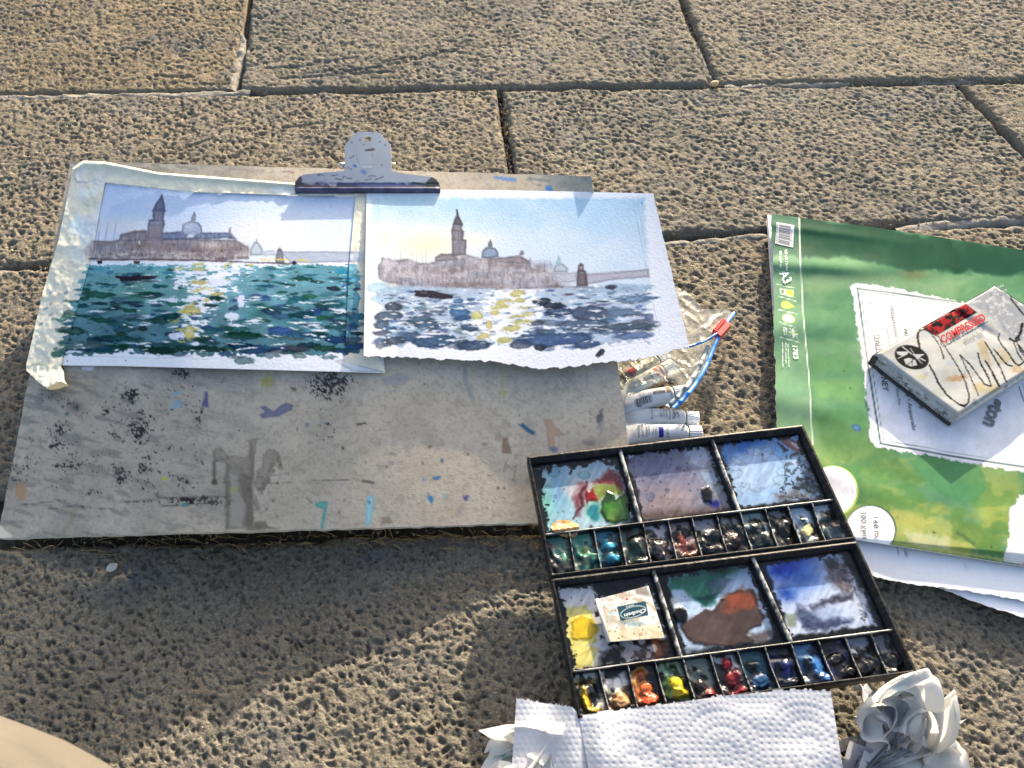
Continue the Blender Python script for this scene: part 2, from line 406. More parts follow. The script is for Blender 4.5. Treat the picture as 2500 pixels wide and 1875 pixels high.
for up, lo, vs, sp in rows:
    for k in range(len(vs)-1):
        sid += 1; gap = .0026
        ym = JY[up](0), JY[lo](0)
        c = []
        for vi, jl, sx, sy in ((vs[k], lo, 1, 1), (vs[k+1], lo, -1, 1), (vs[k+1], up, -1, -1), (vs[k], up, 1, -1)):
            x = vi(JY[jl](0)); y = JY[jl](x); x = vi(y); c.append((x+sx*gap, y+sy*gap))
        c = np.array(c); W = np.linalg.norm(c[1]-c[0]); Hh = np.linalg.norm(c[3]-c[0])
        xmin, xmax, ymax = c[:,0].min(), c[:,0].max(), c[:,1].max()
        s = sp
        hw = .658*(.588*ymax+.526)+.012
        if sp and (xmin > hw or xmax < -hw): s = None
        if up == 2 and k == 2: s = .008
        if s is None: s = .012
        nx, ny = max(8, int(W/s)), max(8, int(Hh/s))
        u, v = np.meshgrid(np.linspace(0, 1, nx), np.linspace(0, 1, ny))
        X = (c[0,0]*(1-u)+c[1,0]*u)*(1-v)+(c[3,0]*(1-u)+c[2,0]*u)*v
        Y = (c[0,1]*(1-u)+c[1,1]*u)*(1-v)+(c[3,1]*(1-u)+c[2,1]*u)*v
        wb = (fbm(X/.03, Y/.03, sid, 3)-.5)
        d = np.minimum(np.minimum(u*W, (1-u)*W), np.minimum(v*Hh, (1-v)*Hh))
        rr = .009
        de = d+wb*.010
        Z = stone_h(X, Y, sid*13, .8 if up == 6 else 1.0) if s < .01 else (fbm(X/.05, Y/.05, sid, 3)-.5)*.006
        Z = Z-.008*np.clip(1-de/rr, 0, 1)**2
        Z = np.where((u == 0) | (u == 1) | (v == 0) | (v == 1), -.032, Z)+(hsh(np.array([sid]), np.array([3]), 2)[0]-.5)*.003
        sheet('paving_stone', np.stack([X, Y, Z], -1), STONES[0 if (up == 0 and k == 1) else 1+sid % 2], ground, None)
# mortar left in some joints
def mortar(pts, wid, seed, ztop=-.004, mt='mortar', nm='mortar'):
    P = np.array([U(px, py, 0)[:2] for px, py in pts]); L = np.cumsum(np.r_[0, np.hypot(*np.diff(P, axis=0).T)])
    n = int(L[-1]/.0035); t = np.linspace(0, L[-1], n)
    cx = np.interp(t, L, P[:,0]); cy = np.interp(t, L, P[:,1]); m = 9; q = np.linspace(-1, 1, m)
    wd = wid*(.75+.6*fbm(t/.04, t*0, seed, 2))
    vt = abs(P[-1, 1]-P[0, 1]) > abs(P[-1, 0]-P[0, 0])
    X = cx[None]+q[:,None]*wd[None]/2*vt; Y = cy[None]+q[:,None]*wd[None]/2*(not vt)
    Z = ztop+(fbm(X/.012, Y/.012, seed+3, 3)-.5)*.007-.012*np.abs(q[:,None])**4
    Z = Z-.02*(fbm(X/.05, Y/.2, seed+9, 2) > .66)*(mt == 'mortar')
    sheet(nm, np.stack([X, Y, Z], -1), M[mt], ground, None)
mortar([(-120, 1295), (300, 1290), (900, 1280), (1500, 1262), (2300, 1240)], .075, 11, -.010, 'dirt', 'joint_soil')
mortar([(-60, 236), (200, 232), (420, 229), (610, 221)], .020, 1, -.002)
mortar([(560, 214), (585, 120), (608, 0)], .016, 2, -.003)
mortar([(-60, 668), (110, 664)], .022, 3, -.002)
mortar([(1590, 592), (1700, 588), (1875, 573)], .014, 4, -.002)
mortar([(2190, 560), (2300, 545), (2540, 520)], .020, 5, -.002)
mortar([(1770, 207), (2000, 200), (2300, 190), (2560, 182)], .016, 6, -.003)
for pts_, wd_, sd_ in (([(-80, 243), (600, 226), (1250, 217), (1750, 206), (2560, 192)], .016, 21), ([(-80, 664), (700, 625), (1600, 583), (2560, 522)], .016, 22), ([(608, 0), (578, 215)], .012, 23), ([(1668, 0), (1748, 208)], .012, 24), ([(2352, 215), (2500, 368)], .012, 25)):
    mortar(pts_, wd_, sd_, -.011, 'dirt', 'joint_soil')
mortar([(1225, 240), (1236, 330), (1250, 425)], .008, 8, -.010, 'dirt', 'joint_soil')
mortar([(1700, 90), (1722, 150), (1745, 200)], .012, 9, -.007)
mortar([(690, 222), (950, 219), (1130, 215)], .006, 7, -.007)
# ------------------------------------------------------------------ the propped drawing board
BQ = [(-6, 1314), (1560, 1270), (1443, 430), (172, 393)]      # near left, near right, far right, far left
BH = homog(BQ); BHI = np.linalg.inv(BH)
ZN = ([0, .07, .15, .24, .4, .6, .8, 1], [.006, .009, .028, .041, .038, .027, .016, .015])
ZF = ([0, .10, .28, .5, .8, 1], [.086, .098, .122, .118, .092, .084])
UT = np.linspace(-.05, 1.1, 400)
def smooth(xs, ys, sg):
    fine = np.linspace(-.5, 1.6, 1200); y = np.interp(fine, xs, ys); k = np.exp(-.5*(np.arange(-150, 151)*(fine[1]-fine[0])/sg)**2); k /= k.sum()
    return np.interp(UT, fine, np.convolve(np.pad(y, 150, mode='edge'), k, 'valid'))
TN, TF, TB = smooth(*ZN, .022), smooth(*ZF, .075), smooth([0, .12, .3, .5, .75, 1], [.001, .006, .013, .012, .003, .003], .075)
def zboard(u, v):
    uu = np.clip(u, 0, 1.08); vv = np.clip(v, -.02, 1.05)
    zs = np.interp(uu, UT, TN); zf = np.interp(uu, UT, TF); bow = np.interp(uu, UT, TB)
    return zs*(1-vv)+zf*vv+bow*np.sin(np.pi*np.clip(vv, 0, 1))
def board_at(px, py, lift=0.0):
    u, v = hap(BHI, np.asarray(px, float), np.asarray(py, float))
    return U(px, py, zboard(u, v)+lift)
def paint_board(cv):
    z3 = Zm(0, 860, .42948); z4 = Zm(800, 860, .40687); cv.sm = 1.7
    cv.grain(.05, 60, 3, 4); cv.grain(.035, 3, 4, 2)
    i = cv.all(); g = fbm(cv.x/160, cv.y/120, 77, 3)
    cv.put(i, sst(.52, .75, g)*.25*(cv.x < 620), (120, 118, 114), 'mix')
    # charcoal rubbed onto the board
    dens = np.zeros(cv.x.size)
    for x, y, rx, ry, a in [(740,250,60,55,1),(800,430,85,90,.95),(430,310,60,50,.6),(330,440,70,45,.85),(330,520,55,60,.75),(690,690,55,70,.95),(1130,845,190,28,1),
        (1870,180,120,95,1.05),(1040,115,70,45,.9),(1850,440,70,130,.65),(820,660,45,40,.9),(185,600,65,80,.6),(400,650,80,35,.9),(530,790,80,35,.7),(610,330,30,50,.85),
        (900,270,90,50,.55),(1130,370,50,80,.7),(690,300,60,40,.6),(1000,420,70,50,.55),(950,680,120,60,.5),(1130,600,60,60,.6),(640,200,70,40,.5),(480,420,80,50,.4),(1330,430,80,40,.5),
        (1300,150,150,70,.42),(900,560,150,90,.42),(560,560,200,150,.35),(220,450,80,90,.45),(1080,230,100,60,.45),(480,880,60,10,.8),(800,850,180,8,.8),(240,720,260,12,.5),(160,710,40,30,.5)]:
        (X, Y), = z3(x, y); dens = np.maximum(dens, min(1.15, a*1.15)*np.exp(-((cv.x-X)/(rx*.56))**2*.9-((cv.y-Y)/(ry*.56))**2*.9))
    dens = np.maximum(dens, .62*fbm(cv.x/40, cv.y/26, 44, 3)*sst(640, 420, cv.x)*sst(900, 960, cv.y)*sst(1270, 1180, cv.y)*1.5)
    sp = fbm(cv.x/7.5, cv.y/5.5, 12, 3)*.62+vn(cv.x/2.6, cv.y/2.2, 15)*.38
    m = sst(-.03, .05, sp-(1.0-.54*dens))*(dens > .05)
    cv.put(i, m*.93, (26, 26, 30)); cv.put(i, np.clip(dens, 0, 1)*.22, (95, 95, 98))
    (X, Y), = z3(430, 310); cv.glow(X, Y, 22, 15, (70, 70, 72), .6)
    (X, Y), = z3(310, 245); cv.glow(X, Y, 40, 14, (110, 106, 100), .6)
    for p, wd in (((100,870,340,842), 1.6), ((0,872,300,866), 1.2), ((270,890,470,870), 1.5), ((730,850,960,826,1300,822), 1.8), ((910,876,1200,858), 1.8), ((560,892,720,882), 1.2), ((1210,625,1320,592), 1.4),((1230,745,1640,688),1.0),((1480,745,2050,720),.8)):
        cv.line(z3(*p), wd, (50, 50, 54), .75, 1.5, 1.2, 9, tex=.6, ts=3)
    sm_ = fbm((cv.x+.25*cv.y)/46, (cv.y-.25*cv.x)/12, 61, 4); cv.put(i, sst(.54, .70, sm_)*sst(760, 300, cv.x)*.42, (104, 103, 102)); sm2 = fbm(cv.x/70, cv.y/50, 67, 4); cv.put(i, sst(.50, .72, sm2)*.2, (150, 140, 124)); cv.put(i, sst(.60, .70, fbm(cv.x/14, cv.y/10, 71, 4))*.22, (128, 122, 114)); cv.put(i, sst(.66, .74, vn(cv.x/5, cv.y/4, 73))*.16, (96, 92, 88))
    # water drips
    brown = (112, 104, 92)
    D = dict(a=.42, soft=2, wob=5, ws=16, edge=.16, ew=1.8, tex=.3)
    for q in ((1290,640,1292,800,1290,1000),(1425,520,1432,700,1420,860,1418,1000),(1218,600,1217,690),(1470,780,1480,800),(1545,640,1530,700,1490,780),(1580,600,1596,655),(1395,700,1385,850),(1450,820,1462,890)): cv.line(z3(*q), [9, 12, 10, 13][:len(q)//2], (116, 108, 96), .42, 3.5, 2.5, 12, edge=.12, tex=.3)
    cv.poly(z3(1405,498,1490,496,1490,506,1460,512,1455,570,1448,640,1440,700,1425,760,1450,850,1465,890,1445,870,1440,980,1600,1000,1580,1010,1280,1010,1285,900,1275,720,1290,690,1300,640,1230,620,1205,560,1260,535,1300,590,1420,590,1425,515,1405,510), brown, **D)
    cv.poly(z3(1490,580,1530,545,1590,570,1585,620,1550,660,1525,700,1545,730,1530,750,1480,790,1450,760,1460,690,1480,640), brown, **D)
    cv.poly(z3(1310,690,1350,700,1345,780,1395,850,1370,990,1310,985), (172, 166, 156), a=.6, wob=2)
    cv.poly(z3(1355,690,1425,700,1430,860,1440,985,1395,985,1400,860,1380,850), brown, **D)
    cv.line(z3(1216,630,1218,700,1219,735), [4, 4, 9], (92, 84, 72), .8, wob=.6); cv.blob(*z3(1219,738)[0], 8, 8, 0, (95, 86, 72), .8)
    cv.poly(z3(440,890,415,960,370,1030,340,1030,395,960,420,890), (150, 138, 112), .55, wob=1.5)
    cv.poly(z3(1445,1000,1450,965,1510,960,1530,1000), brown, .7, wob=2)
    for x, y, r in ((1595,640,4),(1555,675,4),(1578,745,4),(1500,775,4),(1553,845,4),(1515,892,4),(1576,932,3),(1948,545,3),(1415,780,6),(1110,590,3)): cv.blob(*z3(x, y)[0], r*.8, r, .2, (100, 94, 84), .8)
    # dabs of colour
    cv.poly(z3(1475,310,1510,305,1555,335,1600,300,1630,290,1672,300,1660,325,1580,365,1490,375,1472,355,1505,340), (112, 116, 140), .9, wob=1.5, edge=.12, tex=.15)
    cv.poly(z3(1165,225,1180,225,1185,315,1145,305,1160,265), (92, 88, 128), .9, wob=1.2)
    for x, y in ((1005,235),(1010,285),(1000,310)): cv.blob(*z3(x, y)[0], 13, 4, -.2, (120, 168, 196), .7, wob=2, ws=6)
    cv.poly(z3(1790,860,1815,850,1865,845,1855,900,1838,1000,1820,1000,1840,890,1795,880), (96, 172, 162), .92, wob=1, edge=.1)
    cv.poly(z3(2085,820,2110,810,2128,825,2118,940,2100,985,2075,985,2078,880), (150, 200, 210), .92, wob=.8, edge=.1)
    cv.poly(z3(2090,845,2108,850,2100,865), (60, 72, 90), .9, wob=.5)
    cv.blob(*z3(1050,868)[0], 9, 5, 0, (70, 130, 128), .8, wob=1); cv.blob(*z3(120,790)[0], 13, 20, 0, (172, 136, 100), .75, wob=3); cv.blob(*z3(935,717)[0], 7, 4, 0, (190, 190, 70), .85, wob=1)
    cv.blob(*z3(1520,165)[0], 18, 14, -.6, (168, 158, 84), .6, wob=5, ws=6, tex=.7, ts=3); cv.blob(*z3(1330,780)[0], 12, 6, -.5, (170, 168, 100), .6, wob=2)
    cv.blob(*z3(380,350)[0], 6, 4, -.6, (72, 96, 84), .8, wob=1); cv.blob(*z3(175,445)[0], 7, 6, 0, (120, 140, 134), .6, wob=2)
    cv.poly(z3(1650,195,1685,205,1680,225,1655,215), (92, 90, 78), .8, wob=1); cv.poly(z3(462,82,545,78,520,105,470,100), (225, 226, 232), .9, wob=1)
    cv.line(z3(2030,410,2080,402), 4, (80, 80, 80), .8, wob=1.5); cv.line(z3(2065,735,2120,742), 4, (90, 90, 90), .8, wob=1.5); cv.line(z3(1745,830,1775,855), 3.5, (90, 90, 90), .8, wob=1)
    cv.line(z3(1690,430,1690,445), 2.5, (90,90,88), .8); cv.blob(*z3(1745,410)[0], 5, 4, 0, (96,110,132), .8, wob=1); cv.blob(*z3(1835,400)[0], 10, 4, 0, (130,150,144), .6, wob=1)
    b = z4
    cv.poly(b(1142,430,1180,430,1215,460,1248,480,1230,495,1195,480,1165,450), (52, 92, 122), .92, wob=2.2, ws=6)
    cv.poly(b(1295,405,1345,400,1365,445,1420,490,1400,510,1360,505,1362,590,1330,590,1315,500,1310,440), (178, 146, 122), .75, wob=2, edge=.1, tex=.2)
    cv.poly(b(1335,570,1385,570,1375,605,1340,600), (98, 112, 150), .75, wob=2)
    cv.poly(b(1050,515,1080,510,1105,605,1045,608), (136, 112, 98), .85, wob=2, tex=.3); cv.blob(*b(1025,510)[0], 9, 10, 0, (140, 130, 120), .5, wob=3)
    cv.poly(b(810,85,835,85,845,200,885,270,880,300,850,275,815,180), (132, 140, 144), .55, wob=1.5)
    cv.poly(b(1042,90,1050,90,1052,225,1072,240,1052,290,1040,245), (168, 168, 104), .65, wob=1); cv.line(b(1554,110,1558,215), 3, (120, 122, 126), .5)
    cv.blob(*b(410,165)[0], 34, 13, -.1, (134, 140, 150), .5, wob=6); cv.blob(*b(1635,390)[0], 9, 17, .2, (84, 84, 86), .75, wob=5, tex=.7, ts=3); cv.blob(*b(1640,430)[0], 7, 18, 0, (120, 120, 120), .5, wob=3, tex=.5)
    cv.blob(*b(1570,545)[0], 16, 7, 0, (122, 118, 116), .7, wob=3); cv.blob(*b(940,553)[0], 8, 4, 0, (124, 118, 110), .8, wob=2); cv.blob(*b(615,565)[0], 5, 3, 0, (100, 90, 80), .9, wob=1); cv.blob(*b(665,550)[0], 14, 4, -.2, (160, 150, 136), .6, wob=2)
    cv.blob(*b(385,612)[0], 11, 5, 0, (128, 124, 120), .7, wob=3); cv.blob(*b(380,662)[0], 9, 5, 0, (128, 130, 134), .5, wob=2)
    cv.poly(b(595,862,625,860,637,885,625,912,605,890), (64, 124, 172), .95, wob=1); cv.poly(b(630,750,675,740,680,748,660,770,635,765), (60, 108, 150), .9, wob=1.5); cv.blob(*b(575,765)[0], 2.5, 4, 0, (90, 130, 165), .8)
    cv.poly(b(808,865,848,858,838,890,820,892), (78, 78, 132), .9, wob=1); cv.blob(*b(708,862)[0], 8, 5, .3, (138, 162, 152), .7, wob=1); cv.blob(*b(686,650)[0], 3.5, 5, .2, (66, 84, 112), .9)
    cv.poly(b(760,985,790,920,825,900,800,960,775,990), (140, 134, 132), .5, wob=2); cv.poly(b(320,1030,315,990,370,985,392,1020), (132, 122, 104), .7, wob=3); cv.blob(*b(735,965)[0], 10, 11, 0, (176, 166, 130), .45, wob=2)
    cv.line(b(1070,660,1055,715,1075,700,1085,680,1100,700,1135,675,1110,780), 1.8, (96, 94, 94), .85)
    for x, y, r in ((92,576,3),(228,660,1.5),(1023,815,3),(1060,815,2),(842,613,2.5),(1150,380,1.5),(570,663,2),(355,688,2),(580,190,1.5),(100,890,2),(70,960,2),(605,850,2)): cv.blob(*b(x, y)[0], r, r, 0, (60, 58, 58), .9)
    cv.line(b(175,435,230,425), 4, (76, 76, 76), .85, wob=1.5); cv.line(b(212,770,275,782), 4.5, (86, 84, 82), .85, wob=1.5); cv.line(b(965,740,1000,735), 1.5, (90, 88, 86), .8); cv.line(b(922,745,922,770), 1.2, (110,108,104), .7)
    # the far strip above the paintings
    cv.line([(690, 419), (716, 421)], 4, (120, 92, 84), .7, wob=2); cv.line([(1210, 434), (1258, 438)], 8, (92, 134, 188), .85, wob=2.5); cv.blob(1340, 461, 7, 9, -.6, (78, 132, 200), .9, wob=2); cv.blob(1317, 452, 4, 3, 0, (120,110,104), .7)
    cv.line([(1290, 436), (1340, 440)], 7, (110, 118, 126), .6, wob=3, tex=.5); cv.line([(430,407),(480,412)], 5, (128,122,118), .6, wob=2); cv.line([(560,412),(640,418)], 5, (140,132,124), .5, wob=2)
M['flap'] = mat_plain('grey_card', (.36, .35, .33), .9, .1, .06)
def build_board():
    nx, ny = 460, 276
    u, v = np.meshgrid(np.linspace(0, 1, nx), np.linspace(0, 1, ny))
    eu = (fbm(v*40, u*0, 3, 2)-.5)*.003; ev = (fbm(u*60, v*0, 8, 2)-.5)*.004
    uu = np.where(u == 0, eu, np.where(u == 1, 1+eu, u)); vv = np.where(v == 0, ev, np.where(v == 1, 1+ev, v))
    px, py = hap(BH, uu, vv); z = zboard(uu, vv)
    # far right corner curls up, near left corner gets a paler patch below
    z = z+.014*np.clip((uu-.86)/.14, 0, 1)**1.6*np.clip((vv-.86)/.14, 0, 1)
    px2, py2 = px, py-26*0
    P = U(px2, py2, z)
    cv = Cv(px, py, (188, 177, 160)); paint_board(cv)
    cv.poly([(-14, 1262), (4, 1282), (30, 1312), (-16, 1320)], (226, 214, 196), .95, wob=3)
    o = sheet('drawing_board', P, M['board'], None, cv.out(.82), .0032, edgecol=(.52, .48, .41))
    # unseen flap added below the far edge to block sunlight under the board
    u2 = np.linspace(.03, .97, 40); px2, py2 = hap(BH, u2, np.full(40, .985)); Pt = U(px2, py2, zboard(u2, np.full(40, .985))-.004); Pm = Pt.copy(); Pm[:, 1] -= .03; Pm[:, 2] *= .5; Pl = Pt.copy(); Pl[:, 1] -= .055; Pl[:, 2] = .004
    sheet('added_shade_flap', np.stack([Pt, Pm, Pl], 0), M['flap'], o, None, 0)
    tag(o, 'large grey cardboard drawing board with charcoal marks and paint drips', 'board')
    return o
board = build_board()
# ------------------------------------------------------------------ two watercolours
z1 = Zm(0, 350, .42948); z2 = Zm(820, 420, .42948)
def interp_edge(pts, t):
    P = np.array(pts, float); L = np.cumsum(np.r_[0, np.hypot(*np.diff(P, axis=0).T)]); L /= L[-1]
    return np.interp(t, L, P[:,0]), np.interp(t, L, P[:,1])
def edge_grid(top, bot, nx, ny, top_t=None):
    """grid between two polylines (far edge and near edge), straight across"""
    t = np.linspace(0, 1, nx); tx, ty = interp_edge(top, t); bx, by = interp_edge(bot, t)
    v = np.linspace(0, 1, ny)[:, None]
    return tx*(1-v)+bx*v, ty*(1-v)+by*v
def rnd(a, b): return a+(b-a)*random.random()
def jit(c, s): return tuple(max(0, min(255, k+random.uniform(-s, s))) for k in c)
def paint1(cv, paper=True):
    random.seed(11)
    S = lambda x, y: z1(x, y)[0]
    # sky wash
    if paper:
        i = cv.all(); top = np.clip((620-(cv.y-350)/.42948)/380, 0, 1); lft = np.clip(1-(cv.x/.42948-560)/1100, 0, 1)
        m = np.clip(.30+.45*top+.35*top*lft, 0, 1)*(.8+.4*fbm(cv.x/60, cv.y/40, 5, 3))
        msk = inside(z1(540,200,2040,260,2040,680,470,660), cv.x, cv.y)
        cv.put(i, m*msk, (182, 202, 232))
        cv.glow(*S(640, 330), 60, 60, (176, 196, 232), .5); cv.glow(*S(1500, 520), 130, 50, (240, 234, 226), .7); cv.glow(*S(700, 470), 90, 24, (240, 232, 222), .5)
    else:
        for k in range(26): cv.blob(*S(rnd(430, 640), rnd(180, 640)), rnd(10, 26), rnd(10, 30), rnd(-.4, .4), jit((206, 216, 226), 8), .35, 6, 5, 18)
        for k in range(8): cv.blob(*S(rnd(1500, 2080), rnd(250, 300)), rnd(14, 34), rnd(3, 7), .05, (206, 218, 222), .4, 5, 3)
    # far strip of land
    cv.poly(z1(1590,614,1760,612,2045,616,2045,676,1650,682), (168, 176, 194), .85, wob=1.2, edge=.12, tex=.2)
    cv.poly(z1(2000,614,2085,616,2085,680,2000,676), (170, 178, 188), .5)
    # church: body, roofs, tower, domes
    cv.sm = 1.7
    mauve = (152, 142, 148)
    cv.poly(z1(505,662,512,600,524,552,600,556,672,550,682,518,770,496,836,494,845,540,1000,540,1340,548,1412,590,1416,656,1200,668,760,664,560,668), mauve, .95, wob=1.6, ws=10, edge=.22, tex=.22, ts=9)
    cv.poly(z1(470,610,522,556,560,558,540,640,500,650), (176, 166, 166), .6, wob=2)
    cv.poly(z1(680,522,770,498,838,496,838,560,690,558), (140, 130, 140), .8, wob=1.4, edge=.2, tex=.2)
    cv.poly(z1(915,508,1030,500,1150,506,1300,508,1345,550,1290,540,1150,545,900,552), (108, 120, 152), .9, wob=1.4, edge=.22, tex=.25)
    cv.poly(z1(740,585,1000,560,1300,575,1400,610,1380,650,1000,650,740,640), (132, 118, 120), .5, 8, wob=5, tex=.5, ts=8)
    for k in range(44): cv.glow(*S(rnd(540, 1400), rnd(570, 655)), rnd(10, 34), rnd(4, 10), random.choice([(112,94,92),(192,184,180),(146,126,118),(126,126,142),(172,156,146)]), rnd(.35, .7), tex=.5)
    def weather(x0, x1, y0, y1, ylo, lite):
        (ax, ay), (bx, by) = S(x0, y0), S(x1, y1); i = cv.sel(ax, bx, ay, by); n = fbm(cv.x[i]/5, cv.y[i]/15, 301, 3); dk = np.clip((232-cv.c[i].mean(1))/60, 0, 1)
        cv.c[i] *= (1+dk*(n-.5)*.42)[:, None]; lo = sst(S(0, ylo)[1]-6, S(0, ylo)[1]+10, cv.y[i])*sst(.42, .62, fbm(cv.x[i]/9, cv.y[i]/6, 303, 3))*dk
        cv.put(i, lo*.6, lite)
    weather(460, 1430, 480, 672, 615, (212, 202, 198))
    tw = (130, 130, 150)
    cv.poly(z1(838,545,840,450,852,435,868,430,866,382,880,352,905,318,922,286,932,330,940,382,934,398,932,440,938,455,926,500,922,540), tw, .95, wob=1.0, ws=6, edge=.28, tex=.2, ts=5)
    cv.poly(z1(880,352,922,288,938,356,936,384,870,384), (104, 110, 138), .8, wob=1, edge=.2)
    cv.poly(z1(842,470,926,470,926,600,835,600), (142, 128, 134), .6, 4, wob=2, tex=.3)
    cv.line(z1(866,384,944,386), 2.6, (84, 84, 104), .85, wob=1); cv.line(z1(845,436,936,440), 2.4, (92, 90, 108), .8, wob=1); cv.line(z1(840,462,930,466), 1.6, (104, 98, 112), .7)
    for x in (882, 902, 920): cv.line(z1(x, 395, x-3, 432), 1.8, (86, 84, 102), .7)
    cv.poly(z1(1032,502,1034,470,1055,450,1090,440,1125,448,1146,470,1150,500,1146,520,1090,532,1034,520), (158, 170, 196), .95, wob=1, edge=.28, tex=.2)
    cv.glow(*S(1070, 470), 16, 14, (196, 206, 222), .6); cv.poly(z1(1075,520,1110,516,1095,534,1060,534), (240, 240, 246), .8, wob=1)
    cv.poly(z1(1086,442,1088,418,1098,402,1106,396,1114,404,1112,440), (168, 176, 194), .9, wob=.8, edge=.3); cv.line(z1(1103,392,1107,408), 2.4, (84, 86, 100), .8)
    cv.poly(z1(1298,510,1304,478,1312,474,1314,505,1345,548), (150, 146, 160), .8, wob=1, edge=.25)
    cv.poly(z1(1420,640,1424,590,1440,566,1456,556,1474,566,1492,596,1494,636), (184, 196, 208), .9, wob=1.2, edge=.22, tex=.2); cv.line(z1(1458,545,1460,566), 3, (120, 140, 150), .8, wob=.6)
    cv.poly(z1(1494,612,1560,604,1572,640,1494,640), (188, 194, 204), .7, wob=1.5, edge=.15)
    cv.poly(z1(1564,682,1568,640,1574,610,1590,590,1606,608,1610,640,1616,684), (142, 144, 156), .95, wob=.8, edge=.3); cv.line(z1(1580,610,1600,610), 1.6, (70, 72, 84), .8); cv.line(z1(1588,625,1588,660), 1.6, (90, 92, 104), .7)
    cv.line(z1(498,652,640,662,900,660,1200,668,1420,676,1640,684,1685,682), [2.4, 3, 3, 3.6, 3, 4.5, 3], (84, 72, 80), .9, wob=1.2, ws=6, tex=.3)
    for a, b_, c_ in ((565,500,652),(612,455,640),(660,450,600),(606,560,650),(720,560,640),(1170,545,640),(1190,530,640),(1245,560,640),(1365,590,668),(540,590,640)):
        cv.line(z1(a, b_, a-22*(c_-b_)/150, c_), 1.2, (112, 104, 108), .6, 1.4)
    cv.line(z1(1040,530,1070,640), 1.2, (110, 100, 106), .6)
    for k in range(26): cv.blob(*S(rnd(700, 1380), rnd(595, 640)), 1.6, 2.4, 0, (84, 72, 78), .7, 1.2)
    cv.line(z1(672,632,728,630), 2.5, (232, 228, 220), .8); cv.line(z1(792,556,794,572), 3, (240,238,236), .9)
    cv.sm = 1.25
    for k in range(60): x = rnd(540, 1400); y = rnd(575, 650); cv.line(z1(x, y, x+rnd(-7, 7), y+rnd(6, 22)), rnd(.8, 1.3), (104, 92, 96), .55, 1.1)
    # water
    def xl(y): return 478-(y-675)*.30
    def band(y): # centre and half-width of the glitter path
        t = (y-675)/520.0
        return np.interp(t, [0, .15, .3, .5, .75, 1], [1300, 1190, 1180, 1130, 1080, 1075]), np.interp(t, [0, .15, .3, .5, .75, 1], [330, 190, 150, 110, 75, 45])
    turq, teal, deep, green, blue, grey = (60, 148, 168), (44, 102, 114), (24, 62, 76), (26, 80, 66), (48, 84, 138), (84, 108, 122)
    i = cv.sel(*[q for q in (S(300, 670)[0], S(2070, 670)[0], S(300, 670)[1], S(300, 1240)[1])])
    yy = (cv.y[i]-350)/.42948; xx = cv.x[i]/.42948
    bc, bw = band(yy); n1 = fbm(cv.x[i]/16, cv.y[i]/5, 41, 3)
    edge_ok = (xx > xl(yy)+20+26*(fbm(cv.y[i]/6, cv.x[i]*0, 9, 2)-.5)*3) & (yy > 690+(n1-.5)*40) & (yy < 1192+(fbm(cv.x[i]/14, cv.x[i]*0, 4, 2)-.5)*60) & (xx < 2040+26*(vn(cv.y[i]/8, cv.y[i]*0, 6)-.5))
    cover = sst(.40, .46, n1+.42*np.clip(np.abs(xx-bc)/bw-1, -1, .9)*.6+.07+.10*np.clip((yy-800)/400, 0, 1))*edge_ok
    t = np.clip((yy-680)/480, 0, 1)[:, None]; rt = np.clip((xx-1300)/600, 0, 1)[:, None]
    base = np.array((112, 168, 180))*(1-t)+np.array((64, 104, 116))*t; base = base*(1-.6*rt)+np.array((72, 128, 148))*.6*rt
    gl = np.clip(1-np.abs(xx-780)/420, 0, 1)[:, None]*np.clip(1-np.abs(yy-850)/160, 0, 1)[:, None]
    base = base*(1-.7*gl)+np.array((92, 142, 122))*.7*gl
    base = base*(.84+.36*fbm(cv.x[i]/26, cv.y[i]/14, 55, 3))[:, None]
    m = (cover*.93)[:, None]; cv.c[i] = cv.c[i]*(1-m)+base*m
    # loose wet colour fields
    for x, y, rx, ry, c_, a in ((560,715,60,14,turq,.8),(900,705,80,10,turq,.6),(1940,730,40,24,(30,140,170),.9),(1990,770,36,28,(40,150,180),.8),(1700,840,110,34,(110,150,166),.7),(1850,960,120,80,(48,104,120),.85),(1680,1000,90,40,teal,.7),(760,880,80,30,green,.5),(560,960,90,30,deep,.5),(1480,960,80,40,green,.5),(1650,1070,70,22,blue,.8),(1350,1090,90,18,(10,60,44),.8)):
        (X, Y) = S(x, y); cv.glow(X, Y, rx*.43, ry*.43, c_, a, tex=.45, ts=7)
    # brush strokes
    for k in range(230):
        y = 690+510*random.random()**.85; x = rnd(xl(y)-10, 2045); bc_, bw_ = band(y)
        inb = abs(x-bc_) < bw_
        if inb and random.random() < .66: continue
        s_ = .55+1.25*(y-680)/520
        rx = rnd(10, 30)*s_*.92; ry = rnd(2.4, 6.0)*s_*1.02
        if inb: rx *= .6; ry *= .7
        r = random.random()
        if y < 760: c_ = turq if r < .5 else (teal if r < .8 else green)
        elif x < 1100: c_ = green if r < .38 else (deep if r < .62 else (teal if r < .88 else grey))
        else: c_ = deep if r < .25 else (teal if r < .55 else (blue if r < .72 else (green if r < .9 else grey)))
        if y > 1050: c_ = tuple(.78*q for q in c_)
        cv.blob(*S(x, y), rx, ry, rnd(-.12, .12), jit(c_, 14), rnd(.55, .92), 1.8, ry*.5, 9, edge=.22, ew=1.6, tex=.22, ts=6)
    # slivers of bare paper
    bare = (240, 241, 247) if paper else (222, 224, 216)
    for k in range(64):
        y = rnd(700, 1190); x = rnd(xl(y)+40, 2000); s_ = .6+.9*(y-680)/520
        cv.blob(*S(x, y), rnd(6, 22)*s_, rnd(1.0, 2.3)*s_, rnd(-.1, .1), bare, .92, 1.5, 2.2, 7)
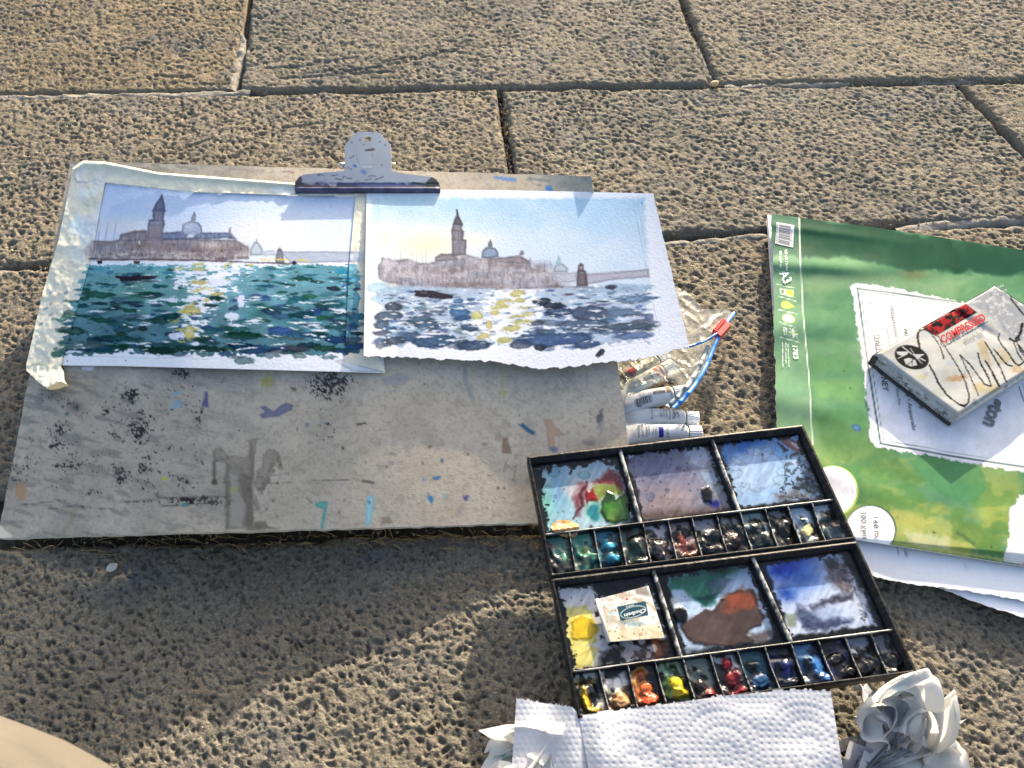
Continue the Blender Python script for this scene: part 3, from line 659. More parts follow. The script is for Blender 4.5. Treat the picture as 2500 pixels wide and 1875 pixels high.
    for k in range(46):
        y = rnd(690, 1150); bc_, bw_ = band(y); x = bc_+rnd(-.95, .95)*bw_
        cv.blob(*S(x, y), rnd(5, 16), rnd(1.6, 5), rnd(-.2, .2), bare if random.random() < .62 else (226, 228, 246), .9, 1.6, 3, 7)
    for k in range(30):
        y = 680+480*random.random()**1.3; bc_, bw_ = band(y); x = bc_+rnd(-1, .7)*bw_
        cv.blob(*S(x, y), rnd(4, 15), rnd(1.2, 4.4), rnd(-.3, .2), jit((206, 196, 122), 10), .85, 1.8, 2.6, 6, edge=.1)
    for p in ((1640,662,1560,660),(1480,660,1540,662),(1690,664,1760,668)): cv.line(z1(*p), 3, (222, 196, 84), .9, wob=1.5)
    for x, y, rx, ry in ((1090,950,24,18),(1075,1080,12,34),(1140,790,26,9),(1000,1015,12,7)): cv.blob(*S(x, y), rx, ry*.6, 0, (204, 190, 112), .85, 2, 4, 8, edge=.14)
    for x, y, rx, ry in ((1250,790,30,12),(1000,1095,22,14),(1320,985,18,18),(1370,900,8,22),(1920,950,20,7),(960,890,24,8)): cv.blob(*S(x, y), rx, ry*.6, .1, (228, 230, 248), .92, 2, 4, 7)
    for x, y, rx, ry, c_ in ((1390,1090,46,12,(8,58,42)),(1230,880,22,8,(14,52,48)),(1720,770,30,8,(20,74,66)),(1540,706,14,4,(20,76,66)),(560,860,40,12,(36,92,76)),(1200,920,20,6,(24,60,72)),(1180,1170,46,11,(14,50,48)),(900,1175,44,12,(16,52,46)),(1600,1065,34,14,(54,88,148)),(1360,1105,40,9,(40,80,84)),(700,1110,46,8,(34,80,84)),(1040,1160,20,11,(30,66,60))):
        cv.blob(*S(x, y), rx, ry*.7, .06, c_, .92, 2, 4, 9, edge=.2, tex=.15)
    for x, y, rx, ry in ((1540,1205,26,10),(1700,1205,18,13),(1870,1215,20,7),(1350,1215,22,6),(1390,1235,26,12),(330,1175,16,8),(410,1140,34,16),(530,1150,26,11),(425,1070,16,9),(350,1000,16,8),(400,960,18,9),(355,1130,14,7)):
        cv.blob(*S(x, y), rx, ry*.7, 0, jit((96, 124, 128) if y > 1180 else (84, 120, 116), 12), .75, 2, 4, 8, edge=.22, tex=.2)
    for x, y in ((260,940),(285,975),(235,1028),(290,913),(375,850),(290,850),(300,1000)): cv.blob(*S(x, y), 6, 3.2, -.5, (128, 138, 148), .7, 1.6, 1.5)
    cv.sm = 1.0
    for k in range(230):
        y = 684+510*random.random(); x = rnd(xl(y)+20, 2030); bc_, bw_ = band(y); s_ = .6+.8*(y-680)/520; near = abs(x-bc_) < bw_*1.6
        if random.random() < (.62 if near else .34): cv.blob(*S(x, y), rnd(2, 7)*s_, rnd(.7, 1.5)*s_, rnd(-.2, .2), bare, .92, 1.2, 1.4, 4)
        else: cv.blob(*S(x, y), rnd(3, 9)*s_, rnd(1, 2.2)*s_, rnd(-.2, .2), jit(random.choice((deep, green, teal, blue)), 14), .8, 1.3, 1.6, 5, edge=.15)
    # gondola and dark marks
    cv.poly(z1(655,752,700,756,770,750,790,742,800,752,905,754,880,770,800,776,690,786,680,770,660,766), (40, 32, 44), .96, wob=1.2, ws=6, tex=.08)
    cv.line(z1(690,790,780,792,900,780), 4, (84, 72, 78), .5, wob=2)
    cv.poly(z1(552,668,582,664,580,684,556,686), (36, 30, 40), .95); cv.poly(z1(762,668,796,670,792,686,760,684), (44, 38, 46), .95); cv.blob(*S(1672, 680), 5, 5, 0, (40, 34, 44), .95)
    # pencil
    for p in ((230,1198,700,1190,1100,1210),(1090,1190,1088,1226,1180,1228,1190,1196),(460,1210,900,1222,1080,1212)): cv.line(z1(*p), 1.1, (150, 152, 160), .55, 1.4)
    for x, y in ((383,1238),(715,1236),(903,1208)): cv.blob(*S(x, y), 1.6, 1.6, 0, (60, 70, 80), .8)
    cv.grain(.025, 5, 19, 2)

# sheet of the first painting with its strips of masking tape
P1 = thing('watercolour_painting', board_at(500, 880, .003), 'unfinished watercolour of a domed church over green water, masking tape around it', 'painting', None)
gx, gy = edge_grid([(206, 404), (893, 468)], [(112, 891), (300, 893), (940, 910)], 440, 264)
cv = Cv(gx, gy, (238, 240, 246)); paint1(cv)
cv.poly(z1(1905,1235,1990,1220,2100,1260,2158,1278,2140,1302,2000,1300), (222, 224, 228), .9, wob=2, edge=.15)
lift = .0022+.0030*np.sin(np.linspace(0, np.pi, 440))[None]*np.linspace(0, 1, 264)[:, None]
sheet('paper_sheet', board_at(gx, gy, lift), M['paper'], P1, cv.out(.77), .0008, edgecol=(.75, .74, .72))
TAPE = (220, 214, 194)
def strip(left, right, n, m, seed, lift0, wrinkle, draw=True, curl=None, name='masking_tape', prnt=None, base=TAPE):
    t = np.linspace(0, 1, n); lx, ly = interp_edge(left, t); rx, ry = interp_edge(right, t); v = np.linspace(0, 1, m)[:, None]
    X = lx*(1-v)+rx*v; Y = ly*(1-v)+ry*v
    lf = lift0+wrinkle*(fbm(X/30, Y/30, seed, 3)**2)*1.6+wrinkle*.8*np.abs(fbm(X/16+Y/40, Y/22-X/60, seed+4, 2)-.5)
    if curl is not None: lf = lf+curl(t[None]+0*v, v+0*t[None])
    c_ = Cv(X, Y, base); c_.grain(.05, 22, seed, 3)
    if draw: paint1(c_, False)
    return sheet(name, board_at(X, Y, lf), M['tape'], prnt or P1, c_.out(.86), .0003)
strip(z1(415,150,330,560,240,860,148,1265), z1(602,190,520,640,420,1000,345,1268), 260, 60, 21, .0030, .0012)
strip(z1(412,140,470,98,600,104,900,165,1300,196,1680,226,2084,262), z1(440,215,600,222,1100,276,1600,292,2084,300), 330, 50, 33, .0032, .0014, curl=lambda t, v: .0022*np.exp(-((v-.12)/.14)**2)*(t < .85))
strip(z1(2022,296,1985,700,1962,1195,1960,1240), z1(2088,296,2090,700,2110,1100,2192,1300), 240, 40, 44, .0030, .0008)
# the loose end of tape folded over the near left corner
strip(z1(148,1262,150,1290,215,1355,280,1400), z1(345,1266,362,1300,365,1345,388,1378), 50, 40, 52, .0046, .0022, draw=False, curl=lambda t, v: .010*t*t*(.4+.6*v), base=(228, 222, 200))
strip(z1(262,1392,300,1372,345,1352), z1(285,1402,330,1396,390,1374), 20, 10, 58, .019, .001, draw=False, base=(214, 184, 136))

def paint2(cv):
    random.seed(23)
    S = lambda x, y: z2(x, y)[0]
    i = cv.all(); X = (cv.x-820)/.42948; Y = (cv.y-420)/.42948
    msk = sst(-1, 1, (fbm(cv.x/8, cv.y/8, 3, 2)-.5)*2+ (np.minimum(np.minimum(X-200-Y*.02, 1745+Y*.06-X), Y-150))/10)
    top = np.clip((430-Y)/300, 0, 1)
    m = (.44+.5*top)*(.7+.6*fbm(cv.x/50, cv.y/36, 8, 3))*msk*(Y < 640)
    m = m*(1-.8*np.exp(-((X-480)/260)**2-((Y-400)/110)**2))
    cv.put(i, m, (172, 204, 228))
    cv.glow(*S(330, 160), 100, 26, (186, 216, 228), .7); cv.glow(*S(1500, 230), 90, 60, (176, 206, 236), .55); cv.glow(*S(1100, 480), 140, 40, (216, 226, 246), .5)
    cv.line(z2(240,158,600,135,1000,152,1300,160,1700,168), 3, (176, 208, 222), .55, 4, 3)
    cv.glow(*S(520, 410), 110, 44, (250, 230, 196), .9); cv.glow(*S(270, 380), 30, 40, (246, 230, 200), .7); cv.glow(*S(800, 390), 60, 20, (246, 232, 212), .6)
    # land
    cv.sm = 1.7
    g = (158, 152, 160)
    cv.poly(z2(1395,580,1580,566,1776,550,1784,600,1600,612,1430,640), (176, 172, 184), .85, wob=1.3, edge=.15, tex=.2)
    cv.poly(z2(236,548,262,486,330,498,410,494,480,516,564,512,566,482,600,464,660,466,745,468,830,490,930,486,1040,474,1100,505,1112,550,1230,570,1240,610,1280,650,1230,662,900,668,700,660,420,644,262,624,240,600), g, .93, wob=2, ws=10, edge=.2, tex=.24, ts=10)
    for k in range(60): cv.glow(*S(rnd(270, 1220), rnd(520, 655)), rnd(14, 44), rnd(6, 14), random.choice([(142,126,126),(140,154,176),(184,174,174),(130,120,126),(160,154,166)]), rnd(.3, .6), tex=.4)
    i = cv.sel(S(230, 0)[0], S(1290, 0)[0], S(0, 470)[1], S(0, 672)[1]); dk = np.clip((232-cv.c[i].mean(1))/60, 0, 1); cv.c[i] *= (1+dk*(fbm(cv.x[i]/5, cv.y[i]/16, 311, 3)-.5)*.42)[:, None]; cv.put(i, dk*sst(.52, .68, fbm(cv.x[i]/16, cv.y[i]/12, 313, 3))*.5, (206, 204, 212))
    cv.poly(z2(564,510,566,482,600,464,660,466,700,500), (138, 130, 138), .7, wob=1.5, edge=.25)
    cv.poly(z2(900,492,1040,476,1100,505,1105,525,900,512), (140, 130, 136), .6, wob=1.5, edge=.2)
    cv.glow(*S(740, 640), 120, 8, (110, 92, 92), .55, tex=.4); cv.glow(*S(1250, 650), 40, 7, (104, 92, 92), .7)
    tw = (132, 128, 140)
    cv.poly(z2(658,478,660,384,656,340,664,298,672,272,684,250,688,224,698,250,716,284,722,300,716,320,728,345,724,380,742,388,740,470), tw, .95, wob=1, ws=6, edge=.28, tex=.2, ts=5)
    cv.poly(z2(666,300,686,250,692,224,716,286,720,302), (96, 92, 108), .85, wob=1, edge=.2); cv.line(z2(688,216,690,240), 4, (70, 66, 76), .9, wob=.6)
    cv.line(z2(656,332,728,336), 2.2, (92, 84, 92), .8, wob=.8); cv.line(z2(658,384,742,388), 2.2, (96, 88, 96), .8, wob=.8)
    for x in (676, 696, 712): cv.line(z2(x, 340, x, 376), 1.8, (90, 82, 92), .7)
    cv.line(z2(700,400,702,470), 1.3, (104,96,104), .6)
    cv.poly(z2(828,486,832,450,850,430,878,424,908,432,926,458,926,484,880,492), (138, 154, 178), .95, wob=1, edge=.28, tex=.2); cv.poly(z2(864,426,868,400,880,390,888,402,890,426), (126, 136, 156), .9, wob=.8, edge=.25)
    cv.line(z2(877,386,878,396), 2, (80,84,96), .8)
    cv.poly(z2(1040,474,1050,450,1062,446,1070,462,1062,476), (146, 142, 152), .85, wob=1, edge=.25); cv.poly(z2(1096,500,1104,484,1112,490,1110,520), (150,146,156), .8, wob=.8); cv.line(z2(1158,530,1162,556), 5, (150,144,152), .8, wob=1)
    cv.poly(z2(1236,570,1240,540,1256,520,1276,512,1300,524,1318,546,1316,572), (182, 194, 206), .9, wob=1.2, edge=.22); cv.line(z2(1268,482,1266,515), [6, 13], (150, 184, 190), .85, wob=1)
    cv.poly(z2(1238,574,1370,568,1370,625,1250,630), (186, 182, 192), .75, wob=1.6, edge=.12)
    cv.poly(z2(1368,650,1372,570,1376,556,1378,530,1392,516,1408,528,1410,556,1424,572,1432,650), (112, 102, 110), .95, wob=1, edge=.25, tex=.2); cv.line(z2(1378,560,1422,564), 2, (72,64,72), .8); cv.poly(z2(1384,534,1402,534,1402,552,1386,552), (176,176,186), .6)
    cv.line(z2(1280,656,1380,654,1465,660), [3, 5, 3], (96, 84, 88), .9, wob=1)
    for a, b_, c_ in ((330,470,540),(365,450,545),(430,460,540),(456,455,560),(490,460,560),(510,450,640),(520,520,650),(500,560,640),(810,560,650),(860,580,650),(1000,590,650),(1060,560,640),(1140,570,640)): cv.line(z2(a, b_, a+10, c_), 1.1, (116, 108, 112), .5, 1.4)
    for cx in (620, 660, 700): cv.line([S(cx-22, 570), S(cx-16, 540), S(cx, 528), S(cx+16, 542), S(cx+20, 572)], 1.3, (120, 112, 118), .55, 1.4)
    for k in range(40): x = rnd(280, 1200); y = rnd(560, 640); cv.line(z2(x, y, x+rnd(-16, 16), y+rnd(4, 20)), 1.0, (112, 102, 108), .5, 1.3)
    cv.sm = 1.25
    # water
    dk_c = (72, 86, 108); slate, blue, dk, pale, oc = (124, 146, 170), (84, 118, 164), (78, 92, 114), (150, 186, 206), (206, 196, 126)
    def band(y):
        t = (y-670)/330; return np.interp(t, [0, .3, .6, 1], [1010, 1000, 960, 930]), np.interp(t, [0, .3, .6, 1], [120, 190, 180, 70])
    for x, y, rx, ry in ((240,660,60,26),(360,670,80,20),(300,720,90,30),(560,690,70,18),(1600,650,90,14),(1700,660,80,16),(1500,690,90,20)): cv.blob(*S(x, y), rx*.5, ry*.5, 0, pale, .6, 5, 4, 10, edge=.1, tex=.3)
    i = cv.sel(*(S(200, 640)[0], S(1840, 640)[0], S(0, 640)[1], S(0, 1020)[1])); xx = (cv.x[i]-820)/.42948; yy = (cv.y[i]-420)/.42948
    bc, bw = band(yy); n1 = fbm(cv.x[i]/18, cv.y[i]/5.5, 61, 3)
    ok = (xx > 250-.05*(yy-640)+50*(vn(cv.y[i]/7, cv.y[i]*0, 5)-.5)) & (xx < 1790+70*(vn(cv.y[i]/6, cv.y[i]*0, 7)-.6)) & (yy > 660-.00*xx-.04*np.maximum(0, xx-1200)+(n1-.5)*30) & (yy < 985+(fbm(cv.x[i]/16, cv.x[i]*0, 8, 2)-.5)*60-.08*np.maximum(0, xx-1500))
    cover = sst(.44, .50, n1+.34*np.clip(np.abs(xx-bc)/bw-1, -1, .6)*.7+.03)*ok
    base = np.array((160, 180, 204))*(.82+.36*fbm(cv.x[i]/24, cv.y[i]/12, 65, 3))[:, None]
    m = (cover*.75)[:, None]; cv.c[i] = cv.c[i]*(1-m)+base*m
    for k in range(230):
        y = 672+320*random.random()**.9; x = rnd(250, 1790); bc_, bw_ = band(y); inb = abs(x-bc_) < bw_
        if inb and random.random() < .75: continue
        if y > 940 and x > 1560: continue
        s_ = .6+1.1*(y-660)/330; rx = rnd(9, 25)*s_*.85; ry = rnd(2.2, 5.0)*s_*.95
        if inb: rx *= .55; ry *= .7
        if x > 1500: rx *= 1.4
        r = random.random(); c_ = slate if r < .42 else (blue if r < .72 else dk)
        if y < 720 and r < .6: c_ = (122, 152, 176)
        cv.blob(*S(x, y), rx, ry, rnd(-.12, .1)-.06*(x > 1300), jit(c_, 12), rnd(.5, .88), 1.8, ry*.5, 9, edge=.22, ew=1.6, tex=.25, ts=6)
    for x, y, rx, ry, c_ in ((330,765,22,11,(66,74,90)),(300,820,36,13,(78,92,112)),(700,800,26,12,(72,108,152)),(690,770,18,8,(84,124,166)),(694,735,13,7,(88,130,172)),(720,830,22,7,(66,96,140)),(1170,735,24,8,(44,52,66)),(1265,790,34,15,(58,74,106)),(1440,800,46,18,(70,82,108)),(1230,760,30,8,(46,56,70)),(330,958,30,10,(76,84,100)),(560,960,56,17,(60,88,118)),(780,985,44,12,(52,72,98)),(1050,980,28,12,(84,94,112)),(1165,995,16,8,(38,46,62)),(1430,980,34,10,(70,92,130)),(1250,950,90,16,(70,94,136)),(1650,880,80,9,(84,100,116)),(1400,870,70,14,(86,102,126)),(1130,858,26,6,(80,92,108)),(860,600,0.1,.1,dk),(760,885,22,9,(66,90,114)),(1565,656,14,5,(72,80,96)),(1780,825,10,7,(120,134,170)),(1690,930,50,9,(112,136,178)),(1330,1000,16,3,(120,136,190)),(1215,1010,12,4,(150,164,204)),(470,840,34,9,(84,104,126)),(520,870,34,10,(76,100,124)),(255,870,20,8,(96,116,138)),(1690,720,50,8,(120,148,176)),(1620,800,50,10,(110,130,156))):
        cv.blob(*S(x, y), rx, ry, -.05, c_, .85, 2, 3, 9, edge=.22, tex=.2)
    for k in range(80):
        y = rnd(690, 960); x = rnd(280, 1740); s_ = .6+.8*(y-670)/330
        cv.blob(*S(x, y), rnd(6, 20)*s_, rnd(.9, 2.1)*s_, rnd(-.12, .08), (240, 241, 247), .92, 1.5, 2, 7)
    for k in range(46):
        y = rnd(690, 960); bc_, bw_ = band(y); cv.blob(*S(bc_+rnd(-.95, .95)*bw_, y), rnd(6, 20), rnd(1.6, 4.6), rnd(-.1, .1), (241, 242, 247), .95, 1.6, 3, 7)
    for x, y, rx, ry in ((1030,690,20,8),(960,745,22,9),(1040,730,16,5),(900,800,12,6),(800,815,14,10),(870,870,8,12),(1000,890,24,7),(1060,850,26,5),(840,935,18,8),(960,955,18,7),(1100,800,18,3),(1080,770,22,3),(930,770,24,5),(1040,820,30,3)): cv.blob(*S(x, y), rx, ry, -.1, jit(oc, 8), .88, 1.8, 3.5, 6, edge=.12)
    cv.blob(*S(985, 750), 11, 4, .3, (226, 228, 246), .95, 1.5, 1)
    cv.sm = 1.0
    for k in range(200):
        y = rnd(676, 985); x = rnd(260, 1780); bc_, bw_ = band(y); s_ = .6+.7*(y-660)/330; near = abs(x-bc_) < bw_*1.4
        if y > 940 and x > 1560: continue
        if random.random() < (.6 if near else .4): cv.blob(*S(x, y), rnd(2, 7)*s_, rnd(.7, 1.5)*s_, rnd(-.2, .1), (240, 241, 246), .92, 1.2, 1.4, 4)
        else: cv.blob(*S(x, y), rnd(3, 9)*s_, rnd(1, 2.2)*s_, rnd(-.2, .1), jit(random.choice((slate, blue, dk_c, (70, 92, 128))), 14), .8, 1.3, 1.6, 5, edge=.15)
    # boats and a blot
    cv.poly(z2(440,676,470,672,556,674,600,688,668,700,662,720,600,722,500,712,446,704,452,690), (48, 42, 52), .95, wob=1.2, ws=6, tex=.1); cv.poly(z2(480,682,520,682,520,692,480,690), (120,116,124), .6)
    cv.poly(z2(1538,655,1560,642,1596,650,1580,664,1556,668), (64, 72, 88), .9, wob=1)
    cv.poly(z2(1475,1045,1500,1010,1520,1002,1530,1020,1520,1040,1490,1052), (40, 40, 46), .92, wob=1.6, ws=4, tex=.3, ts=2)
    for p in ((240,150,246,330,250,480),(1690,175,1740,420,1800,720,1840,930),(1715,180,1760,420),(250,760,258,900),(1480,1000,1600,985,1820,960)): cv.line(z2(*p), 1.1, (150, 156, 170), .5, 1.4)
    cv.blob(*S(1738, 176), 2, 2, 0, (70, 130, 200), .9)
    cv.grain(.025, 5, 29, 2)
P2 = thing('watercolour_painting', board_at(1250, 860, .003), 'loose watercolour of a church and lighthouse over blue water, torn lower edge', 'painting', None)
top = z2(175,104,400,102,600,100,1000,104,1400,112,1803,122); bot = z2(158,1046,400,1052,600,1062,800,1066,950,1086,1150,1116,1300,1108,1500,1085,1650,1072,1800,1052,1920,1012,2008,994)
t = np.linspace(0, 1, 440)
gx, gy = edge_grid(top, bot, 440, 230)
v = np.linspace(0, 1, 230)[:, None]
gy = gy+(fbm(t*70, t*0, 5, 3)[None]-.5)*9*np.clip((v-.9)/.1, 0, 1)
gx = gx+(fbm(v*30, v*0, 6, 2)-.5)*3*(np.clip((t-.96)/.04, 0, 1))[None]
cv = Cv(gx, gy, (239, 240, 246)); paint2(cv)
lift = .0050+.0060*np.clip(1-t/.10, 0, 1)[None]*v+.004*np.sin(np.pi*t)[None]*v+.006*(t**3)[None]*(1-v)-.004*(np.clip((t-.75)/.25, 0, 1)**2)[None]*v
sheet('paper_sheet', board_at(gx, gy, lift), M['paper'], P2, cv.out(.73), .0008, edgecol=(.76, .75, .73))

# ------------------------------------------------------------------ metal clip
c1 = Zm(680, 300, .19892)
half = [(198,828),(196,740),(210,705),(250,660),(300,632),(420,618),(600,602),(730,592),(775,592),(800,575),(812,540),(812,280),(822,250),(850,225),(880,195),(900,155),(930,125),(975,110),(1100,108)]
rightp = [(1210,112),(1250,125),(1285,160),(1305,198),(1345,228),(1370,255),(1378,290),(1385,400),(1392,545),(1405,580),(1430,595),(1600,625),(1880,658),(1940,690),(1975,735),(1988,790),(1988,845)]
outline = c1(*[q for p in half+rightp for q in p])
clip = thing('bulldog_clip', board_at(897, 470, .005), 'wide silver metal clip smeared with paint gripping both paintings', 'clip')
yj = 466.0
def clip_at(px, py, off=0.0):
    base = board_at(np.asarray(px, float), np.full(np.shape(px), yj), 0)[..., 2]
    q = (yj-np.asarray(py, float))/143.0
    z = base+.0060+.021*np.clip(q-.12, 0, 1)+.004*np.sqrt(np.clip(q/.14, 0, 1))+off
    return U(px, py, z)
sx, sy = np.meshgrid(np.arange(716, 1080, 1.3), np.arange(318, 470, 1.3))
ins = inside(outline, sx, sy) & (np.hypot((sx-c1(1093, 195)[0][0])/8.6, (sy-c1(1093, 195)[0][1])/7.4) > 1)
cv = Cv(sx, sy, (182, 188, 198)); cv.grain(.04, 30, 3, 3)
b = c1
cv.poly(b(190,740,1000,730,1990,760,2000,860,190,850), (66, 70, 108), .85, 4, wob=4, ws=10, tex=.25); cv.poly(b(190,830,1990,820,1990,860,190,850), (44, 40, 52), .8, 3, wob=2)
cv.poly(b(195,700,270,650,290,680,280,740,200,830), (86, 66, 60), .9, wob=1.5); cv.poly(b(195,740,700,770,720,830,200,830), (70, 56, 60), .8, wob=3, tex=.3)
cv.poly(b(420,760,540,780,500,815,430,800), (140, 84, 84), .8, wob=2); cv.poly(b(310,730,360,710,440,720,460,740,400,755,330,755), (206, 190, 188), .85, wob=2.5, ws=5); cv.poly(b(600,740,700,725,710,770,690,800,620,770), (200, 186, 190), .85, wob=2, ws=5)
cv.poly(b(480,730,560,700,600,730,540,770), (160, 166, 182), .7, wob=2); cv.poly(b(720,750,960,745,960,790,720,800), (54, 54, 84), .85, wob=2)
cv.poly(b(1000,750,1500,745,1600,790,1500,830,1000,820), (88, 102, 160), .7, 5, wob=3, tex=.3); cv.poly(b(1840,690,1880,660,1945,690,1985,760,1980,790,1900,800,1620,750,1640,730,1800,750), (30, 54, 46), .95, wob=1.5)
cv.poly(b(1700,760,1985,820,1985,845,1600,830), (130, 140, 160), .6, wob=2)
for p in ((840,680,900,690),(1170,700,1280,660),(1060,700,1140,690),(790,665,830,655),(880,430,930,400),(950,720,980,710),(700,690,780,700),(1110,655,1190,648),(660,650,720,640),(480,635,550,640)): cv.line(b(*p), 3.2, (96, 104, 122), .8, wob=2, ws=5)
cv.line(b(1070,335,1170,328), 4, (40, 36, 42), .9, wob=1.5); cv.blob(*b(1145,325)[0], 4, 4, 0, (110, 90, 90), .7, wob=1); cv.blob(*b(935,530)[0], 5, 4, .4, (70, 118, 196), .9, wob=1); cv.blob(*b(1045,600)[0], 7, 5, .6, (96, 140, 200), .8, wob=2)
for x, y in ((890,565),(855,553),(1270,515),(1310,270),(1245,235),(900,240),(1000,210),(1050,265)): cv.blob(*b(x, y)[0], 2.5, 1.8, .3, (92, 98, 112), .8, wob=1)
cv.line(b(1150,370,1155,410), 2, (140, 136, 120), .7); cv.line(b(960,400,985,490), 4, (150, 156, 160), .6, wob=2); cv.line(b(1150,118,1150,130), 3, (120, 112, 100), .8)
for k in (0, 1): cv.line(b(1025, 512+k*52, 1168, 510+k*52), .9, (150, 158, 170), .8)
sheet('plate', clip_at(sx, sy), M['metalpaint'], clip, cv.out(.60), .0009, mask=cells(ins), edgecol=(.7, .72, .74))
letter('lettering', clip, lambda x, y: clip_at(x, y, .0004), '1050', b(1035, 556)[0], b(1145, 554)[0], 6, mat_plain('pressed_metal', (.50, .52, .56), .35, .5, .05))
jp = clip_at(np.linspace(722, 1074, 30), np.full(30, 464.5), -.001); V, F = tube(jp, .0034, 12); mk('jaw', V, F, mat_plain('paint_smeared_jaw', (.045, .045, .085), .3, .5, .75, 110, metal=.3), clip)
M['steel'] = mat_plain('steel', (.45, .45, .46), .35, .5, .2, metal=.8)
M['brass'] = mat_plain('brass_pin', (.55, .46, .25), .4, .5, .2, metal=.6)
for nm, x0, x1, y, mt in (('spring_pin', 748, 810, 525, M['steel']), ('spring_pin', 1388, 1432, 525, M['brass'])):
    p = clip_at(*zip(*b(x0, y, (x0+x1)/2, y, x1, y)), -.004)
    V, F = tube(p, .0034, 10); mk(nm, V, F, mt, clip)
# rear lever under the board
sx, sy = np.meshgrid(np.arange(716, 1080, 6), np.arange(400, 470, 6)); Pb = clip_at(sx, sy); Pb[..., 2] = board_at(sx, np.full(sx.shape, yj))[..., 2]-.006-.03*((yj-sy)/143)
sheet('rear_plate', Pb, M['steel'], clip, None, .0009, mask=cells(inside(outline, sx, sy)))
# ------------------------------------------------------------------ paint tubes and the zip bag they spill from
bz = Zm(1480, 680, .25316)
def make_tube(label, cap_px, tail_px, r, zc, zt, paint, cap_mat=None, capless=False, texts=(), flat=.0016, caplen=.011, n=46, m=48, grp='paint tubes beside the board'):
    S = U(*cap_px, zc); T = U(*tail_px, zt); A = T-S; Ln = np.linalg.norm(A); A /= Ln
    up = np.array([0, 0, 1.0]); B = np.cross(A, up); B /= np.linalg.norm(B); N = np.cross(B, A)
    base = thing('paint_tube', (T[0], T[1], 0), label, 'paint tube', grp)
    def pos(mm, arc, off=0.0):
        mm = np.asarray(mm, float)/1000; th = np.asarray(arc, float)/1000/r; a = np.clip(mm/Ln, -.1, 1)
        k = sst(.25, 1.0, a); ry = r*(1+.45*k); rz = r*(1-k)+flat*k
        wv = .0006*np.sin(mm*260+r*9e3)*sst(.2, .7, a)
        return S+mm[..., None]*A+((ry+off)*np.sin(th))[..., None]*B+((rz+off)*np.cos(th)+wv+.0004*vn(mm*140, th*1.5, int(r*1e6) % 97))[..., None]*N
    arc, mm = np.meshgrid(np.linspace(-np.pi*r*1000, np.pi*r*1000, m), np.linspace(0, Ln*1000, n*3))
    cv = Cv(mm, arc, (226, 226, 224)); paint(cv, Ln*1000, r*1000)
    Fg = gridF(*mm.shape)[:, ::-1]
    body = mk('tube_body', pos(mm, arc).reshape(-1, 3), Fg, M['tube'], base, cv.out(.86))
    # shoulder
    sh = np.array([S-A*q for q in (.0, .0022, .0030, .0045)]); V, F = tube(sh, [r*.985, r*.80, r*.58, r*.55], 28); mk('shoulder', V, F, M['capwhite'], base)
    if not capless:
        q = 44; rc = r*.86; th = np.linspace(0, 2*np.pi, q, endpoint=False); rr = rc*(1+.055*(np.arange(q) % 2)); V = []; prof = [(.0035, .93), (.004, 1), (.004+caplen, 1), (.0046+caplen, .9), (.0046+caplen, .0)]
        for d, f in prof: V.append(S-A*d+(rr*f*np.cos(th))[:, None]*N+(rr*f*np.sin(th))[:, None]*B)
        F = [(k*q+j, k*q+(j+1) % q, (k+1)*q+(j+1) % q, (k+1)*q+j) for k in range(len(prof)-1) for j in range(q)]
        mk('cap', np.concatenate(V), F, cap_mat or M['capwhite'], base, None, False)
    for tx, a0, r0, a1, r1, h_, mt, sh_ in texts:
        letter('lettering', base, lambda x, y: pos(x, y, .00025), tx, (a0, r0), (a1, r1), h_, mt, sh_)
    return base
INK = (34, 34, 38)
def bars(cv, x0, x1, y0, y1, seed, step=.55, col=INK):
    random.seed(seed); x = x0
    while x < x1:
        wd = random.choice((.35, .5, .8, 1.0)); cv.poly([(x, y0), (x+wd, y0), (x+wd, y1), (x, y1)], col, .95, .25); x += wd+random.choice((.35, .5, .7))
def scrib(cv, x0, x1, y0, y1, rows_, seed, vertical=False, col=(60, 60, 62), a=.75):
    """rows of print too small to read"""
    random.seed(seed)
    for k in range(rows_):
        p = (x0 if not vertical else y0)
        lim = (x1 if not vertical else y1)
        q = (y0+(y1-y0)*(k+.5)/rows_) if not vertical else (x0+(x1-x0)*(k+.5)/rows_)
        while p < lim:
            wd = random.uniform(.4, 1.4)
            pts = [(p, q), (min(lim, p+wd), q)] if not vertical else [(q, p), (q, min(lim, p+wd))]
            cv.line(pts, .55, col, a, .3); p += wd+.45
def pt_white(cv, L, r):
    scrib(cv, 20.5, 23.5, -4, 4, 3, 5, True); cv.poly([(24.5, -4), (28.5, -4), (28.5, 3), (24.5, 3)], (120, 124, 140), .7, .3); cv.poly([(24.8, -3.6), (28.2, -3.6), (28.2, 2.6), (24.8, 2.6)], (222, 222, 224), 1, .3)
    cv.line([(4.5, -3), (5.5, 2), (7.5, 3.5), (9, 1), (8, -2), (6, -3.5), (4.5, -3)], .6, (50, 50, 56), .85, .4); cv.blob(6.6, 1, 1.6, 2.0, 0, (96, 98, 104), .7, .5)
    cv.line([(5, -4.2), (9, -5), (8.5, -2), (9.2, 4)], .5, (60, 60, 64), .7, .4)
def pt_blue(cv, L, r):
    cv.poly([(22, -9), (26.5, -9), (26.5, 2.5), (22, 2.5)], (34, 30, 140), 1, .3)
    scrib(cv, 27.5, 33.5, -6, 4, 4, 9, True)
    cv.blob(8, 1, 1, 1, 0, (150, 150, 160), .4, 1)
